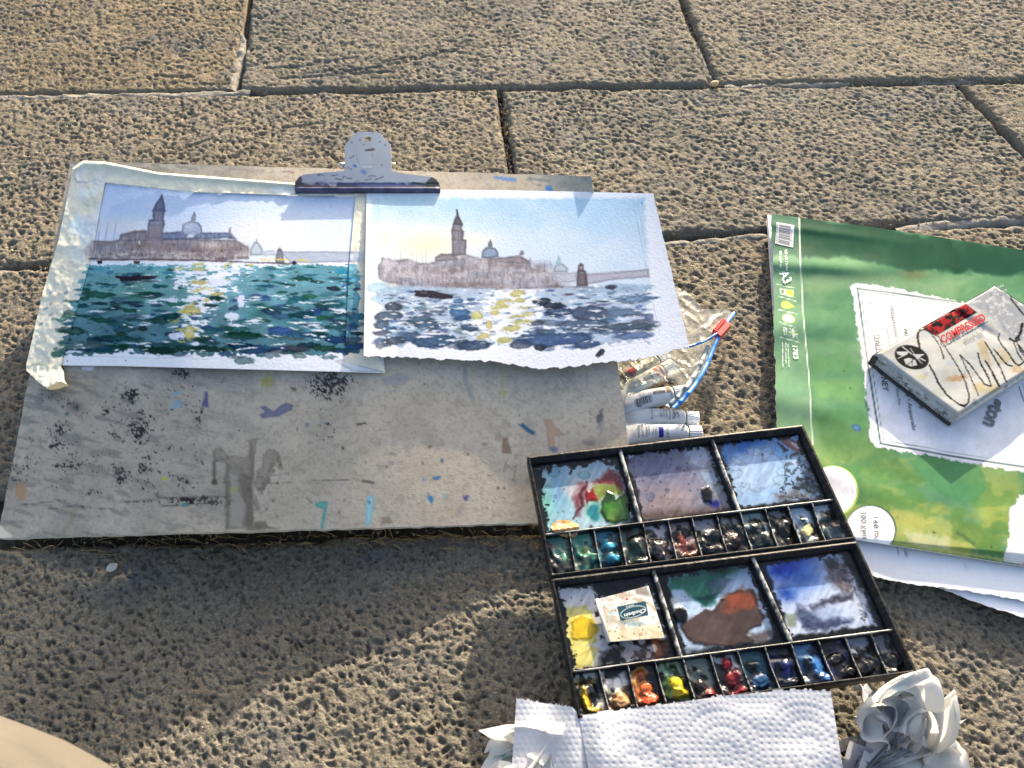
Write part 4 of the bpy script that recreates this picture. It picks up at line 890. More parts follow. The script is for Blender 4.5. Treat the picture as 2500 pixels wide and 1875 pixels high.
def pt_brown(cv, L, r):
    cv.poly([(1.2, -2.5), (4.8, -2.5), (4.8, 6.5), (1.2, 6.5)], (142, 110, 76), 1, .3); cv.line([(.6, -9), (.6, 9)], .5, (60, 60, 60), .8, .3)
    scrib(cv, 6, 18, -2.2, 6.5, 8, 12); bars(cv, 20, 37, -8.5, -1, 14); cv.poly([(31, -10.5), (35, -10.5), (35, -9), (31, -9)], INK, .9, .3); cv.line([(36, 4), (38, 5.5), (40, 4.2)], .8, INK, .9, .3)
def pt_red(cv, L, r):
    cv.poly([(.6, -12), (3.0, -12), (3.0, 12), (.6, 12)], (196, 34, 40), 1, .3); cv.poly([(5.0, -6), (8.2, -6), (8.2, 4.5), (5.0, 4.5)], (200, 36, 40), 1, .3)
    cv.poly([(12, -1), (14, -.2), (15, 1), (13.6, 2.0), (12, 1.2)], INK, .9, .4); scrib(cv, 13, 24, -7, -2.5, 4, 22); scrib(cv, 17, 34, 2, 7, 5, 24); cv.poly([(20.5, -2), (22.3, -2), (22.3, 0), (20.5, 0)], INK, .95, .3)
    i = cv.all(); cv.put(i, .2, (206, 204, 150))
def pt_dark(cv, L, r):
    i = cv.all(); cv.put(i, .9, (178, 184, 160)); scrib(cv, 4, 20, -6, 6, 7, 31, col=(40, 44, 40)); cv.poly([(20, -12), (30, -3), (34, -12)], (205, 70, 44), .95, .6); cv.poly([(20, 12), (27, 0), (31, -4), (34, 6), (34, 12)], (196, 40, 36), .95, .8)
    cv.poly([(31, -14), (45, -14), (45, 14), (34, 14), (30, 0)], (52, 44, 38), .95, .8)
bzp = lambda x, y: bz(x, y)[0]
make_tube('crumpled paint tube with orange-red tip and black lettering inside the zip bag', bzp(470, 805), bzp(120, 1040), .0078, .016, .014, pt_dark)
make_tube('white paint tube with red bands and ribbed white cap inside the zip bag', bzp(525, 905), bzp(80, 1150), .0085, .017, .012, pt_red)
make_tube('white paint tube with brown swatch and barcode, uppermost outside the bag', bzp(622, 1128), bzp(60, 1215), .0094, .0165, .010, pt_brown)
K_ = M['ink']
make_tube('white paint tube with crest and empty swatch box, middle of the loose tubes', bzp(735, 1352), bzp(60, 1315), .0086, .0098, .008, pt_white,
    texts=(('WINSOR', 11.0, 6.2, 11.0, -6.2, 2.3, K_, 0), ('& NEWTON', 14.6, 6.6, 14.6, -6.6, 2.3, K_, 0), ('Designers', 17.4, 5.8, 17.4, -5.4, 2.1, K_, .3), ('GOUACHE', 20.0, 5.0, 20.0, -4.6, 1.6, K_, 0), ('e 0.47 US', 31.5, 6.5, 31.5, -6.5, 1.9, K_, 0)))
make_tube('white paint tube with ultramarine swatch half under the black palette', bzp(760, 1500), bzp(60, 1490), .0094, .0102, .008, pt_blue,
    texts=(('0.47 US fl oz', 17.0, -9, 17.0, 7.5, 1.9, K_, 0), ('Designers', 37.2, -7, 37.2, 5.5, 2.2, K_, .3), ('GOUACHE', 34.8, -5.5, 34.8, 4.5, 1.5, K_, 0), ('NEWTON', 40.6, -7, 40.6, 5.5, 2.2, K_, 0), ('WINSOR', 44.0, -7, 44.0, 5.5, 2.2, K_, 0), ('463', 2.0, 5.5, 5.5, -1.5, 2.2, K_, 0)))
# bag
def mat_film():
    m = bpy.data.materials.new('clear_film'); nt, b = nodes(m); nt.nodes.remove(b)
    out = nt.nodes['Material Output']; tr = nt.nodes.new('ShaderNodeBsdfTransparent'); tr.inputs[0].default_value = (.98, .978, .965, 1)
    gl = nt.nodes.new('ShaderNodeBsdfPrincipled'); gl.inputs['Base Color'].default_value = (.50, .49, .43, 1); gl.inputs['Roughness'].default_value = .18
    bump(nt, gl, [(45, .6, .006, (1, .35, 1)), (140, .3, .002)])
    lw = nt.nodes.new('ShaderNodeLayerWeight'); lw.inputs[0].default_value = .25
    mr = nt.nodes.new('ShaderNodeMapRange'); mr.inputs['To Min'].default_value = .18; mr.inputs['To Max'].default_value = .60
    mx = nt.nodes.new('ShaderNodeMixShader'); nt.links.new(lw.outputs['Facing'], mr.inputs[0]); nt.links.new(mr.outputs[0], mx.inputs[0])
    nt.links.new(tr.outputs[0], mx.inputs[1]); nt.links.new(gl.outputs[0], mx.inputs[2]); nt.links.new(mx.outputs[0], out.inputs[0]); return m
M['film'] = mat_film()
M['zip'] = mat_plain('blue_zip', (.02, .16, .50), .4, .3, .1); M['slider'] = mat_plain('red_plastic', (.62, .03, .03), .35, .5, .06)
M['strip'] = mat_plain('frosted_strip', (.17, .21, .22), .4, .3, .2)
bag = thing('zip_bag', U(1700, 850, 0), 'clear plastic zip bag with blue closure and red slider under the board', 'bag')
edge_r = bz(1235,330,1180,400,1100,520,1040,660,985,800,920,930,840,1050,740,1165,645,1250)
RID = [bz(655,80,700,180,790,270,880,330,960,300,1190,306), bz(690,170,780,160,850,190,915,285), bz(780,350,870,420,940,480,1010,525), bz(740,705,800,770,850,842), bz(880,330,920,420,900,520), bz(1180,310,1060,380,960,500), bz(600,760,700,800,820,860,900,820), bz(930,600,850,760,780,960,760,1100), bz(240,880,330,830,450,800)]
def zbag(px, py):
    wr = fbm(px/55+py/90, py/40, 7, 2); f2 = np.abs(vn(px/30-py/45, py/60+px/80, 9)-.5)
    dx = np.clip((1790-px)/240, 0, 1)
    rid = 0
    for k, L_ in enumerate(RID):
        for (ax, ay), (bx, by) in zip(L_[:-1], L_[1:]):
            ex, ey = bx-ax, by-ay; t_ = np.clip(((px-ax)*ex+(py-ay)*ey)/(ex*ex+ey*ey), 0, 1); rid = np.maximum(rid, .0022*np.exp(-(np.hypot(px-ax-t_*ex, py-ay-t_*ey)/5.5)**2))
    return rid+.010+.026*np.sqrt(dx)+.012*(wr-.5)*dx+.004*(1-2*f2)**8*dx-.003*(1-2*np.abs(vn(px/22+py/30, py/50-px/90, 19)-.5))**8*dx
sx, sy = np.meshgrid(np.arange(1470, 1806, 2.6), np.arange(690, 1006, 2.6))
film_out = bz(560,40,650,75,760,110,860,190,905,240,920,292,1000,288,1100,292,1190,305,1262,332,1100,540,1040,660,985,800,920,930,840,1050,740,1165,650,1255,640,1230,720,1150,700,1030,600,1000,420,1020,130,1060,60,1060,60,40)
sheet('film', U(sx, sy, zbag(sx, sy)), M['film'], bag, None, mask=cells(inside(film_out, sx, sy)))
zlow = np.where(sx < 1540, .002, .003)
sheet('film', U(sx[::2, ::2], sy[::2, ::2], .0045+.003*fbm(sx[::2, ::2]/40, sy[::2, ::2]/40, 3, 2)), M['film'], bag, None, mask=cells(inside(film_out, sx[::2, ::2], sy[::2, ::2])))
def ribbon(name, pts, wd, mat, z, par, n=60, h=.0012):
    t = np.linspace(0, 1, n); x, y = interp_edge(pts, t)
    for _ in range(3): x[1:-1] = (x[:-2]+x[1:-1]+x[2:])/3; y[1:-1] = (y[:-2]+y[1:-1]+y[2:])/3
    P = U(x, y, z(x, y) if callable(z) else z); T = np.gradient(P, axis=0); T /= np.linalg.norm(T, axis=1)[:, None]; Bn = np.cross(T, (0, 0, 1)); Bn /= np.linalg.norm(Bn, axis=1)[:, None]
    q = np.linspace(-1, 1, 7)[:, None, None]; G = P[None]+q*wd/2*Bn[None]; G[..., 2] += h*np.sqrt(np.clip(1-q[..., 0]**2, 0, 1)); return sheet(name, G, mat, par, None, .0006)
zz = lambda x, y: zbag(x, y)+.0030
ribbon('zip_track', edge_r, .0042, M['zip'], zz, bag)
ribbon('zip_track', bz(1150,450,1080,520,1000,575,900,625,800,655,700,670), .0026, M['zip'], lambda x, y: zbag(x, y)+.0045, bag)
ribbon('frosted_strip', [(x-15, y-3) for x, y in edge_r[3:]], .0046, M['strip'], lambda x, y: zbag(x, y)+.0004, bag)
# slider with ribs
sl_ = thing_parts = bz(1030,492,1130,380,1205,440,1105,552)
zc_ = .027; c4 = U(*zip(*sl_), zc_); lo4 = c4.copy(); lo4[:, 2] -= .009
o = boxm('slider', np.concatenate([lo4[[0,3,2,1]], c4[[0,3,2,1]]]), M['slider'], bag)
for k in range(8):
    f0 = (k+.15)/8; f1 = (k+.7)/8; a = c4[0]*(1-f0)+c4[1]*f0; b_ = c4[0]*(1-f1)+c4[1]*f1; i_ = (c4[3]-c4[0])*.36
    q = np.array([a, a+i_, b_+i_, b_]); boxm('rib', np.concatenate([q, q+np.array([0, 0, .0011])]), M['slider'], o)
# ------------------------------------------------------------------ pad of watercolour paper
z6 = Zm(1800, 480, .37373); z7 = Zm(1800, 900, .37373); zd = Zm(1860, 520, .22907); zb = Zm(2080, 660, .24110)
def zcov(px, py):
    px = np.asarray(px, float); py = np.asarray(py, float); q = px-1880
    z = .020+.0018*fbm(px/170, py/110, 5, 2)
    z = z+.0012*np.exp(-((py-548-.13*q)/11)**2)*sst(420, 60, q)
    z = z+.0038*np.exp(-((py-640-.06*q)/22)**2)*sst(380, 150, q)
    z = z+.0028*np.exp(-((py-800+.03*q)/34)**2)*sst(200, 40, q)
    z = z+.0030*np.exp(-((py-960-.25*q)/40)**2)*sst(260, 60, q)+.0025*np.exp(-((py-1090-.4*q)/40)**2)*sst(420, 100, q)
    return z-.006*np.clip((py-1290-.1*q)/60, 0, 1)
def cover_at(px, py, off=0.0): return U(px, py, zcov(px, py)+off)
pad = thing('watercolour_pad', U(2150, 950, 0), 'battered green watercolour paper pad with torn white label, charcoal box on it', 'paper pad')
ctop = [(1883, 522), (2121, 553), (2353, 588), (2500, 611), (2790, 655)]; cbot = [(1903, 1287), (2095, 1318), (2174, 1330), (2323, 1354), (2500, 1382), (2790, 1425)]
gx, gy = edge_grid(ctop, cbot, 320, 310)
v = np.linspace(0, 1, 310)[:, None]; gx = gx+(fbm(v*60, v*0, 3, 3)-.5)*7*np.exp(-np.linspace(0, 30, 320))[None]
gx = np.where(gy < 1040, gx, gx)
cv = Cv(gx, gy, (96, 146, 108))
i = cv.all(); n = fbm(cv.x/90, cv.y/50, 21, 4); n2 = fbm(cv.x/40+cv.y/60, cv.y/30, 23, 3)
cv.put(i, sst(.35, .7, n)*.55, (128, 168, 122)); cv.put(i, sst(.5, .8, n2)*.5, (78, 132, 98))
low = sst(980, 1200, cv.y-.1*(cv.x-1900)); cv.put(i, low*sst(.3, .6, n)*.85, (164, 174, 88)); cv.put(i, low*sst(.48, .62, fbm(cv.x/60, cv.y/34, 27, 3))*.7, (96, 142, 78))
cv.poly(z6(200,90,1900,350,1900,512,1700,506,1400,500,1000,465,900,430,700,395,420,390,200,400), (26, 80, 60), .97, 10, wob=10, ws=30, tex=.18, ts=16)
cv.poly(z6(1000,300,1900,400,1900,510,1300,480,1050,450), (24, 76, 58), .6, 14, wob=8)
for p, c_, a in (((440,500,1500,560,1400,640,700,600,450,620),(152,180,140),.45),((460,860,780,840,800,960,470,940),(84,136,96),.6),((470,1040,760,1050,780,1150,480,1160),(104,152,98),.6),((500,1190,800,1180,840,1350,520,1330),(128,172,104),.6),((500,1380,820,1400,860,1500,520,1480),(92,146,92),.6)): cv.poly(z6(*p), c_, a, 20, wob=12, ws=26, tex=.3)
cv.poly(z7(520,300,900,420,1100,620,1200,740,900,700,700,620,560,560), (88, 132, 78), .55, 14, wob=10, ws=24, tex=.3); cv.poly(z7(600,560,900,760,1200,900,1400,960,1300,1000,950,880,700,760), (92, 140, 84), .5, 14, wob=14, ws=20, tex=.4)
cv.poly(z7(1110,600,1300,560,1560,610,1620,700,1625,790,1560,870,1480,890,1400,850,1300,790,1200,720), (88, 150, 100), .72, 9, wob=6, ws=14, edge=.06, ew=3, tex=.2)
cv.poly(z7(980,900,1400,1000,1600,1080,1580,1180,1300,1170,1050,1100), (196, 192, 112), .55, 12, wob=10, ws=22, tex=.35); cv.poly(z7(1400,960,1720,1080,1740,1200,1560,1180,1400,1100), (104, 140, 72), .75, 8, wob=8, tex=.3); cv.line(z7(1440,1070,1550,1145), 8, (74, 108, 66), .7, 5, wob=3)
cv.poly(z7(1100,1060,1380,1100,1400,1190,1120,1150), (214, 214, 186), .6, 10, wob=6); cv.line(z7(760,1110,1200,1165,1750,1250), 9, (214, 214, 140), .6, 5, wob=3)
cv.poly(z7(1873,820,1840,830,1820,880,1785,905,1770,1000,1780,1080,1760,1150,1740,1250,1780,1270,2300,1330,2300,700), (236, 237, 242), .97, 2, wob=4, ws=8); cv.blob(*z7(1870,1278)[0], 5, 4, 0, (220,120,150), .7)
cv.glow(*z6(430,330)[0], 60, 20, (110,120,96), .4, tex=.5); cv.glow(*z6(1150,510)[0], 40, 16, (120,116,84), .6, tex=.6); cv.blob(*z6(1380,320)[0], 8, 8, 0, (30,70,52), .7, wob=4, tex=.6, ts=3)
cv.c *= .86
# pale strip with the small print
cv.poly(z6(210,100,405,138,420,500,440,900,490,1600,200,1600), (150, 176, 150), .30, 3)
cv.line(z6(405,140,412,400,430,760,470,1200,492,1620), 2.4, (228, 234, 222), .95, 1.5)
# torn label
lab = z6(742,570,860,574,1000,592,1150,626,1320,655,1480,690,1700,740,2300,850,2300,2000)+z7(2300,760,1873,676,1700,655,1560,625,1440,606,1250,570,1100,548,960,520,890,508,866,440,862,300,838,180,834,90)+z6(820,1080,800,960,780,830,762,700)
cv.poly(lab, (222, 222, 229), 1, 2, wob=5, ws=9, edge=.08); 
gr = (92, 112, 104)
cv.line(z6(785,600,1000,628,1460,692), 4.2, gr, .9, 1.5); cv.line(z6(785,598,850,1070,935,1608), 4.6, (70, 100, 92), .9, 1.5); cv.line(z7(932,488,1400,570,1900,646), 4.6, (70, 92, 92), .9, 1.5)
cv.line(z6(808,618,1000,642,1440,704), 1.6, gr, .85, 1.3); cv.line(z6(808,618,872,1070,955,1588), 1.6, gr, .85, 1.3); cv.line(z7(955,468,1400,546,1900,622), 1.6, gr, .85, 1.3)
cv.line(zb(1690,1180,1742,1330), 3, (70,92,92), .9); cv.line(zb(1730,1150,1760,1260), 1.4, gr, .85)
cv.blob(*z6(870,698)[0], 5.5, 4, 0, (150,176,214), .9, wob=1); cv.blob(*z6(937,757)[0], 5, 3.4, 0, (206,206,196), .9, wob=1); cv.blob(*z6(1197,722)[0], 3.5, 2.4, 0, (214,208,200), .9); cv.line(z6(850,630,905,680,915,645), 1.5, (190,170,186), .7)
cv.glow(*z6(870,980)[0], 30, 50, (232,214,220), .5); cv.blob(*z6(778,1510)[0], 11.5, 8, .3, (84, 124, 168), .95, 2, 1, edge=.25); cv.blob(*z6(695,1138)[0], 2, 1.8, 0, (30,40,34), .9); cv.blob(*z6(738,1251)[0], 2, 1.6, 0, (40,60,44), .9)
cv.blob(*z7(1285,1070)[0], 2.6, 2.6, 0, (50,50,40), .9); cv.blob(*z7(1660,1165)[0], 2.2, 2.2, 0, (50,40,40), .9); cv.blob(*z7(1047,965)[0], 3, 4, 0, (130,130,90), .7)
# round badges
cv.blob(*z7(625,800)[0], 62, 62, 0, (182, 200, 96), .9, 2); cv.blob(*z7(622,797)[0], 59, 59, 0, (222, 220, 226), 1, 2, tex=.08); cv.line([(z7(622,797)[0][0]+49*math.cos(t), z7(622,797)[0][1]+49*math.sin(t)) for t in np.linspace(-1.4, 1.5, 20)], 1, (190,186,190), .8)
for k in range(16): a_ = rnd(-1.4, 1.6); r_ = rnd(20, 44); (X, Y) = z7(622, 797)[0]; cv.line([(X+r_*math.cos(a_), Y+r_*math.sin(a_)), (X+r_*math.cos(a_)+rnd(-10, 10), Y+r_*math.sin(a_)+rnd(4, 14))], 1, (196, 192, 200), .6, wob=1)
(X, Y) = z7(872, 1052)[0]; cv.blob(X, Y, 63, 61, 0, (70, 92, 80), .95, 2); cv.blob(X-1.5, Y+1, 59.5, 58.5, 0, (240, 240, 244), 1, 2); cv.line(z7(760,1118,1000,1154), 5, (236,238,230), .8)
# small pictograms on the strip (flat print)
wh = (232, 236, 226)
for p in (zd(160,612,250,632), zd(270,630,350,640), zd(158,760,348,800), zd(172,885,365,940), zd(178,1030,380,1078), zd(190,1165,352,1215), zd(200,1325,310,1355), zd(310,1352,404,1382)): cv.line(p, 1.5, wh, .9, 1.3)
cv.poly(zd(195,800,340,825,342,900,200,866), wh, .95, 1.3); cv.poly(zd(270,815,332,828,336,894,290,880,250,850), (176, 204, 76), .95, 1.3); cv.poly(zd(203,810,240,815,235,862,205,858), (120, 140, 110), .9, 1.3)
cv.poly(zd(205,965,225,938,262,935,300,955,350,1000,300,1015,240,1020,210,1000), (186, 206, 96), .95, 1.3); cv.line(zd(240,958,245,1010), 2, wh, .7); cv.line(zd(268,960,272,1005), 2, wh, .7)
cv.blob(*zd(284,1125)[0], 15.5, 10.5, .3, (206, 216, 150), .95, 1.3); cv.blob(*zd(282,1122)[0], 11, 7.4, .3, wh, 1, 1.3); cv.line(zd(262,1118,280,1105,290,1120,280,1135,290,1140,300,1128), 1.4, (120,140,120), .9)
cv.poly(zd(298,1228,374,1250,378,1335,292,1312), (70, 110, 92), .95, 1.2); cv.line(zd(300,1230,376,1332), 2, wh, .9, 1.2); cv.line(zd(372,1252,294,1310), 2, wh, .9, 1.2); cv.line(zd(336,1240,334,1322), 4.6, wh, .95, 1.2); cv.line(zd(296,1272,376,1292), 4.6, wh, .95, 1.2); cv.line(zd(336,1240,334,1322), 2.2, (170,190,80), .95, 1.2); cv.line(zd(296,1272,376,1292), 2.2, (170,190,80), .95, 1.2)
# barcode sticker
cvp = cv; bx_, by_ = hap(homog(zd(158,98,346,130,332,368,142,325)), *np.meshgrid(np.linspace(0, 1, 60), np.linspace(0, 1, 130))); cv = Cv(bx_, by_, (226, 230, 236))
random.seed(8); q = 0
A_, B_, C_, D_ = [np.array(p) for p in zd(186,118,310,138,296,355,172,322)]
while q < .97:
    wd = random.choice((.012, .02, .03, .04)); f0, f1 = q, min(1, q+wd)
    cv.poly([A_*(1-f0)+D_*f0, B_*(1-f0)+C_*f0, B_*(1-f1)+C_*f1, A_*(1-f1)+D_*f1], (36, 40, 54), .95, .9); q += wd+random.choice((.016, .024, .034))
sheet('barcode_sticker', cover_at(bx_, by_, .0006), M['print'], pad, cv.out(.62), .0003); cv = cvp
cv.grain(.03, 4, 40, 2); cv.grain(.06, 30, 41, 3)
sheet('cover', U(gx, gy, zcov(gx, gy)), M['print'], pad, cv.out(.80), .0010, edgecol=(.70, .70, .68))
ca = lambda x, y: cover_at(x, y, .0009)
IW, IK, IG = M['inkwhite'], M['ink'], M['inkgrey']
for tx, p0, p1, h_, mt, sh_ in (('Watercolour • Aquarelle • Acuarela • Acquerello', z6(996,716)[0], z6(1146,1528)[0], 9.5, IG, .3), ('Cold Pressed • Grain Fin • Grano Fino • Grana Fine', z6(966,840)[0], z6(1054,1362)[0], 7, IG, .3), ('DALER ROWNEY', z6(890,900)[0], z6(955,1278)[0], 14, IG, .3), ('M', z6(1086,862)[0], z6(1090,900)[0], 11, IG, .3), ('nde', z6(1180,1315)[0], z6(1192,1386)[0], 13, IG, .3),
    ('16.5 x 11.7 inches', zd(244,392)[0], zd(258,615)[0], 6, IW, 0), ('420 x 297 mm', zd(188,402)[0], zd(192,585)[0], 5.5, IW, 0), ('A3', zd(184,640)[0], zd(240,758)[0], 22, IW, 0), ('1783', zd(326,1412)[0], zd(338,1556)[0], 12, IW, .25), ('Made in', zd(252,1228)[0], zd(256,1300)[0], 4.2, IW, 0), ('England', zd(230,1220)[0], zd(234,1298)[0], 4.2, IW, 0), ('www.daler-rowney.com', zd(216,1375)[0], zd(218,1640)[0], 3.6, IW, 0), ('Daler-Rowney Ltd. Bracknell', zd(272,1395)[0], zd(284,1640)[0], 3.4, IW, 0), ('RG12 8ST, United Kingdom', zd(246,1385)[0], zd(252,1610)[0], 3.4, IW, 0),
    ('403 312 300', zd(312,175)[0], zd(304,310)[0], 3.6, IK, 0), ('5011386 093307', zd(158,120)[0], zd(150,322)[0], 4, IK, 0), ('140 lb.', z7(884,965)[0], z7(900,1112)[0], 13, IG, .18), ('300 gsm', z7(804,930)[0], z7(824,1112)[0], 13, IG, .18)):
    letter('lettering', pad, ca, tx, p0, p1, h_, mt, sh_, offset=.014 if h_ > 8 else .004)
letter('lettering', pad, ca, 'gton', z7(1668,178)[0], z7(1606,360)[0], 38, IG, .12, offset=.035)
# sheets under the cover
def page(top, bot, z, col, nx=160, ny=40, seed=1, left=None):
    X, Y = edge_grid(top, bot, nx, ny); vv = np.linspace(0, 1, ny)[:, None]
    Y = Y+(fbm(X/9, X*0, seed, 3)-.5)*7*np.clip((vv-.9)/.1, 0, 1)
    c_ = Cv(X, Y, col); c_.grain(.015, 8, seed)
    if seed == 2: c_.blob(*z7(1102,1205)[0], 2.6, 3.4, .4, (90,100,110), .9); c_.blob(*z7(1048,1197)[0], 1.5, 1.5, 0, (120,120,120), .9); c_.glow(*z7(1495,1295)[0], 7, 6, (170,184,190), .5)
    return sheet('page', U(X, Y, z(X, Y)), M['paper'], pad, c_.out(.88), .0009, edgecol=(.74, .73, .71))
page([(1874, 524), (2790, 660)], [(1935, 1345), (2095, 1388), (2136, 1409), (2245, 1428), (2350, 1441), (2500, 1466), (2790, 1512)], lambda x, y: .0155-.004*np.clip((y-1330)/120, 0, 1)-.004*(x < 1900), (224, 225, 230), 200, 60, 2)
page([(1876, 530), (2790, 662)], [(1930, 1330), (2150, 1400), (2290, 1432), (2360, 1462), (2500, 1508), (2790, 1580)], lambda x, y: .0125-.004*np.clip((y-1330)/120, 0, 1)-.003*(x < 1900), (228, 230, 236), 160, 40, 3)
page([(1872, 536), (2790, 668)], [(1925, 1320), (2200, 1385), (2790, 1470)], lambda x, y: .0095+0*x, (222, 220, 216), 90, 30, 4)

# ------------------------------------------------------------------ charcoal box on the pad
box = thing('charcoal_box', U(2350, 900, .02), 'grubby white box of compressed charcoal with black scribble, lying on the green pad', 'box')
Lc, Tc, Nc = np.array(zb(245,838)[0]), np.array(zb(1455,142)[0]), np.array(zb(1075,1470)[0])
ZT, ZB = .0400, .0235
wL, wT, wN = U(*Lc, ZT), U(*Tc, ZT), U(*Nc, ZT); wR = wN+(wT-wL)
def box_uv(u, v, z): return (wL*(1-u)[..., None]+wT*u[..., None]+(wN-wL)*v[..., None])+np.array([0, 0, 1.0])*z[..., None]
u, v = np.meshgrid(np.linspace(0, 1, 190), np.linspace(0, 1, 145))
ed = np.minimum(np.minimum(u, 1-u)*1.35, np.minimum(v, 1-v))
zt_ = -.0022*np.clip(1-ed/.035, 0, 1)**2+.0016*(fbm(u*5, v*4, 3, 2)-.5)-.0022*np.exp(-((u-.62-.05*v)/.03)**2)*sst(.75, .3, v)
Pt = box_uv(u, v, zt_); bqx, bqy = PR(Pt)
cv = Cv(bqx, bqy, (218, 219, 216)); B = zb
i = cv.all(); cv.put(i, sst(.45, .75, fbm(cv.x/40, cv.y/30, 6, 4))*.4, (196, 198, 196)); cv.put(i, sst(.55, .8, fbm(cv.x/22, cv.y/22, 9, 3))*.35, (206, 196, 168))
cv.poly(B(1130,330,1420,150,1800,300,1900,760,1650,690,1420,520,1290,400), (160, 166, 176), .75, 12, wob=12, ws=20, tex=.4); 
pm = sst(.56, .64, fbm(cv.x/10, cv.y/8, 14, 4))*inside(B(1100,330,1440,140,1800,260,1900,800,1500,560), cv.x, cv.y); cv.put(i, pm*.8, (222, 224, 226))
cv.poly(B(706,576,1150,338,1268,425,846,666), (46, 34, 36), 1, 1.6); rm = sst(.48, .55, fbm(cv.x/9, cv.y/9, 17, 4))*inside(B(710,576,1148,342,1262,425,848,662), cv.x, cv.y); cv.put(i, rm*.95, (196, 48, 54))
cv.line(B(968,755,1378,516), 1.3, (60,60,64), .9, 1.2)
for p, c_, r_ in (((1070,1090),(196,150,100),(24,7)),((1330,790),(206,184,140),(10,26)),((1420,1210),(206,188,142),(22,12)),((1290,1190),(214,196,150),(14,14)),((1000,940),(186,196,214),(10,8)),((740,1040),(170,180,196),(8,6)),((710,1080),(206,204,150),(8,8)),((1680,1000),(196,170,130),(14,12)),((1550,880),(206,190,150),(16,16)),((1240,1335),(150,150,160),(7,6)),((900,1230),(200,206,196),(30,10)),((500,1000),(190,200,206),(20,10)),((1380,890),(206,176,140),(6,30)),((350,890),(214,214,206),(14,8))): cv.blob(*B(*p)[0], *r_, -.2, c_, .7, 5, 6, 8, tex=.3)
cv.blob(*B(605,880)[0], 43, 28, .33, (38, 38, 40), 1, 1.6)
for p in ((450,822,585,822,520,872,462,850),(620,850,735,848,660,900),(525,900,575,885,640,905,660,960,600,975,545,950)): cv.poly(B(*p), (214,216,216), 1, 1.2)
cv.line(B(470,890,560,845), 2.2, (214,216,216), 1, 1); cv.line(B(512,775,610,850,740,915), 3, (214,216,216), 1, 1); cv.line(B(590,790,700,940), 1.6, (214,216,216), 1, 1); cv.line(B(560,960,640,890), 1.8, (40,40,42), 1, 1); cv.line(B(610,850,610,970),1.6,(40,40,42),1,1); cv.line(B(650,890,720,945), 1.4, (214,216,216), 1, 1)
CH = dict(a=.95, soft=1.4, wob=1.4, ws=3.5, tex=.25, ts=2)
for p, wd in (((690,800,668,700,666,640,690,606,740,600,800,640,850,700,900,790,930,890), [5.5,5.5,5,4.5,3,2.4,2.4,2.4,4]), ((868,660,960,800,1080,990,1150,1130,1185,1260,1180,1340,1140,1375,1070,1352,960,1262,870,1135,830,1040,785,960), [2,2,3,3.5,4,4.5,5,3.4,4.6,5,5,3.5]),
    ((1095,855,1150,980,1220,1120,1282,1270), 2.6), ((1095,855,1200,960,1290,1080,1340,1150,1400,1175), 3.2), ((1275,840,1310,960,1370,1060,1410,1170), 3.6), ((1350,912,1420,1030,1492,1172), 4.2), ((1430,1060,1490,1170,1440,1080), 4.5), ((1350,730,1430,860,1500,980,1562,1132), 3.6), ((1440,800,1520,900,1570,955,1622,970), 3.6), ((1495,640,1480,690,1520,760,1600,860,1640,930,1690,965,1745,930), [3,3,3,3.6,4.4,4,3]),
    ((1722,548,1712,620,1680,680,1650,690,1700,800,1745,870), [8,8,6,3,4,3]), ((1600,690,1640,720,1700,700), 5), ((1690,760,1745,830), 4), ((1640,740,1690,860,1745,930), 3), ((1600,240,1620,300,1680,380,1745,455), 3.8), ((1600,240,1660,270,1745,345), 3.2)): cv.line(B(*p), wd, (34, 33, 36), **CH)
cv.grain(.03, 7, 50, 3)
sheet('sleeve_top', Pt, M['print'], box, cv.out(.47), 0)
def side(name, a, b, n_, col, seed, inset=0.0, z0=ZB, z1=ZT, gap=None, dirt=.5):
    t = np.linspace(0, 1, n_); k = np.linspace(0, 1, 14)[:, None]; nrm = np.cross(b-a, (0, 0, 1)); nrm /= np.linalg.norm(nrm)
    XY = a[None]*(1-t)[:, None]+b[None]*t[:, None]; G = np.repeat(XY[None], 14, 0).copy(); G[..., 2] = z1-(z1-z0)*k
    bulge = .0012*np.sin(np.pi*k)*np.sin(np.pi*t)[None]; G = G+nrm*(bulge-inset)[..., None]
    G[..., 2] += .0010*(fbm(t*7, t*0, seed, 2)-.5)[None]
    x, y = np.meshgrid(t*170, k[:, 0]*22); c_ = Cv(x, y, col); c_.grain(.1, 14, seed, 3); c_.put(c_.all(), sst(.5, .75, fbm(c_.x/14, c_.y/7, seed+2, 3))*dirt, (120, 122, 122)); c_.put(c_.all(), sst(.62, .75, fbm(c_.x/6, c_.y/5, seed+5, 3))*dirt, (84, 84, 86))
    V = G.reshape(-1, 3); return mk(name, V, gridF(14, n_), M['print'], box, c_.out(.78))
def off_(p, z): q = p.copy(); q[2] = z; return q
side('sleeve_side', wN, wR, 120, (206, 204, 198), 4, z1=ZT-.0015); side('sleeve_side', wT, wL, 60, (206, 204, 198), 5, z1=ZT-.0015); side('sleeve_end', wR, wT, 40, (206, 204, 198), 6, z1=ZT-.0015)
side('tray_end', wL, wN, 110, (190, 192, 192), 8, inset=.0006, z0=ZB+.001, z1=ZT-.0028, dirt=.7)
d_ = (wN-wL)/np.linalg.norm(wN-wL); e_ = (wT-wL)/np.linalg.norm(wT-wL)
M['carddark'] = mat_plain('dark_card', (.05, .047, .045), .85, .2, .4, 200)  # dark colour for the lower lip and left corner of the open end
q = [wL-e_*.0014, wN-e_*.0014, wN+e_*.006, wL+e_*.006]; q = [off_(p, ZB-.0012) for p in q]; boxm('sleeve_lip', np.array(q+[off_(p, ZB+.0016) for p in q]), M['carddark'], box)
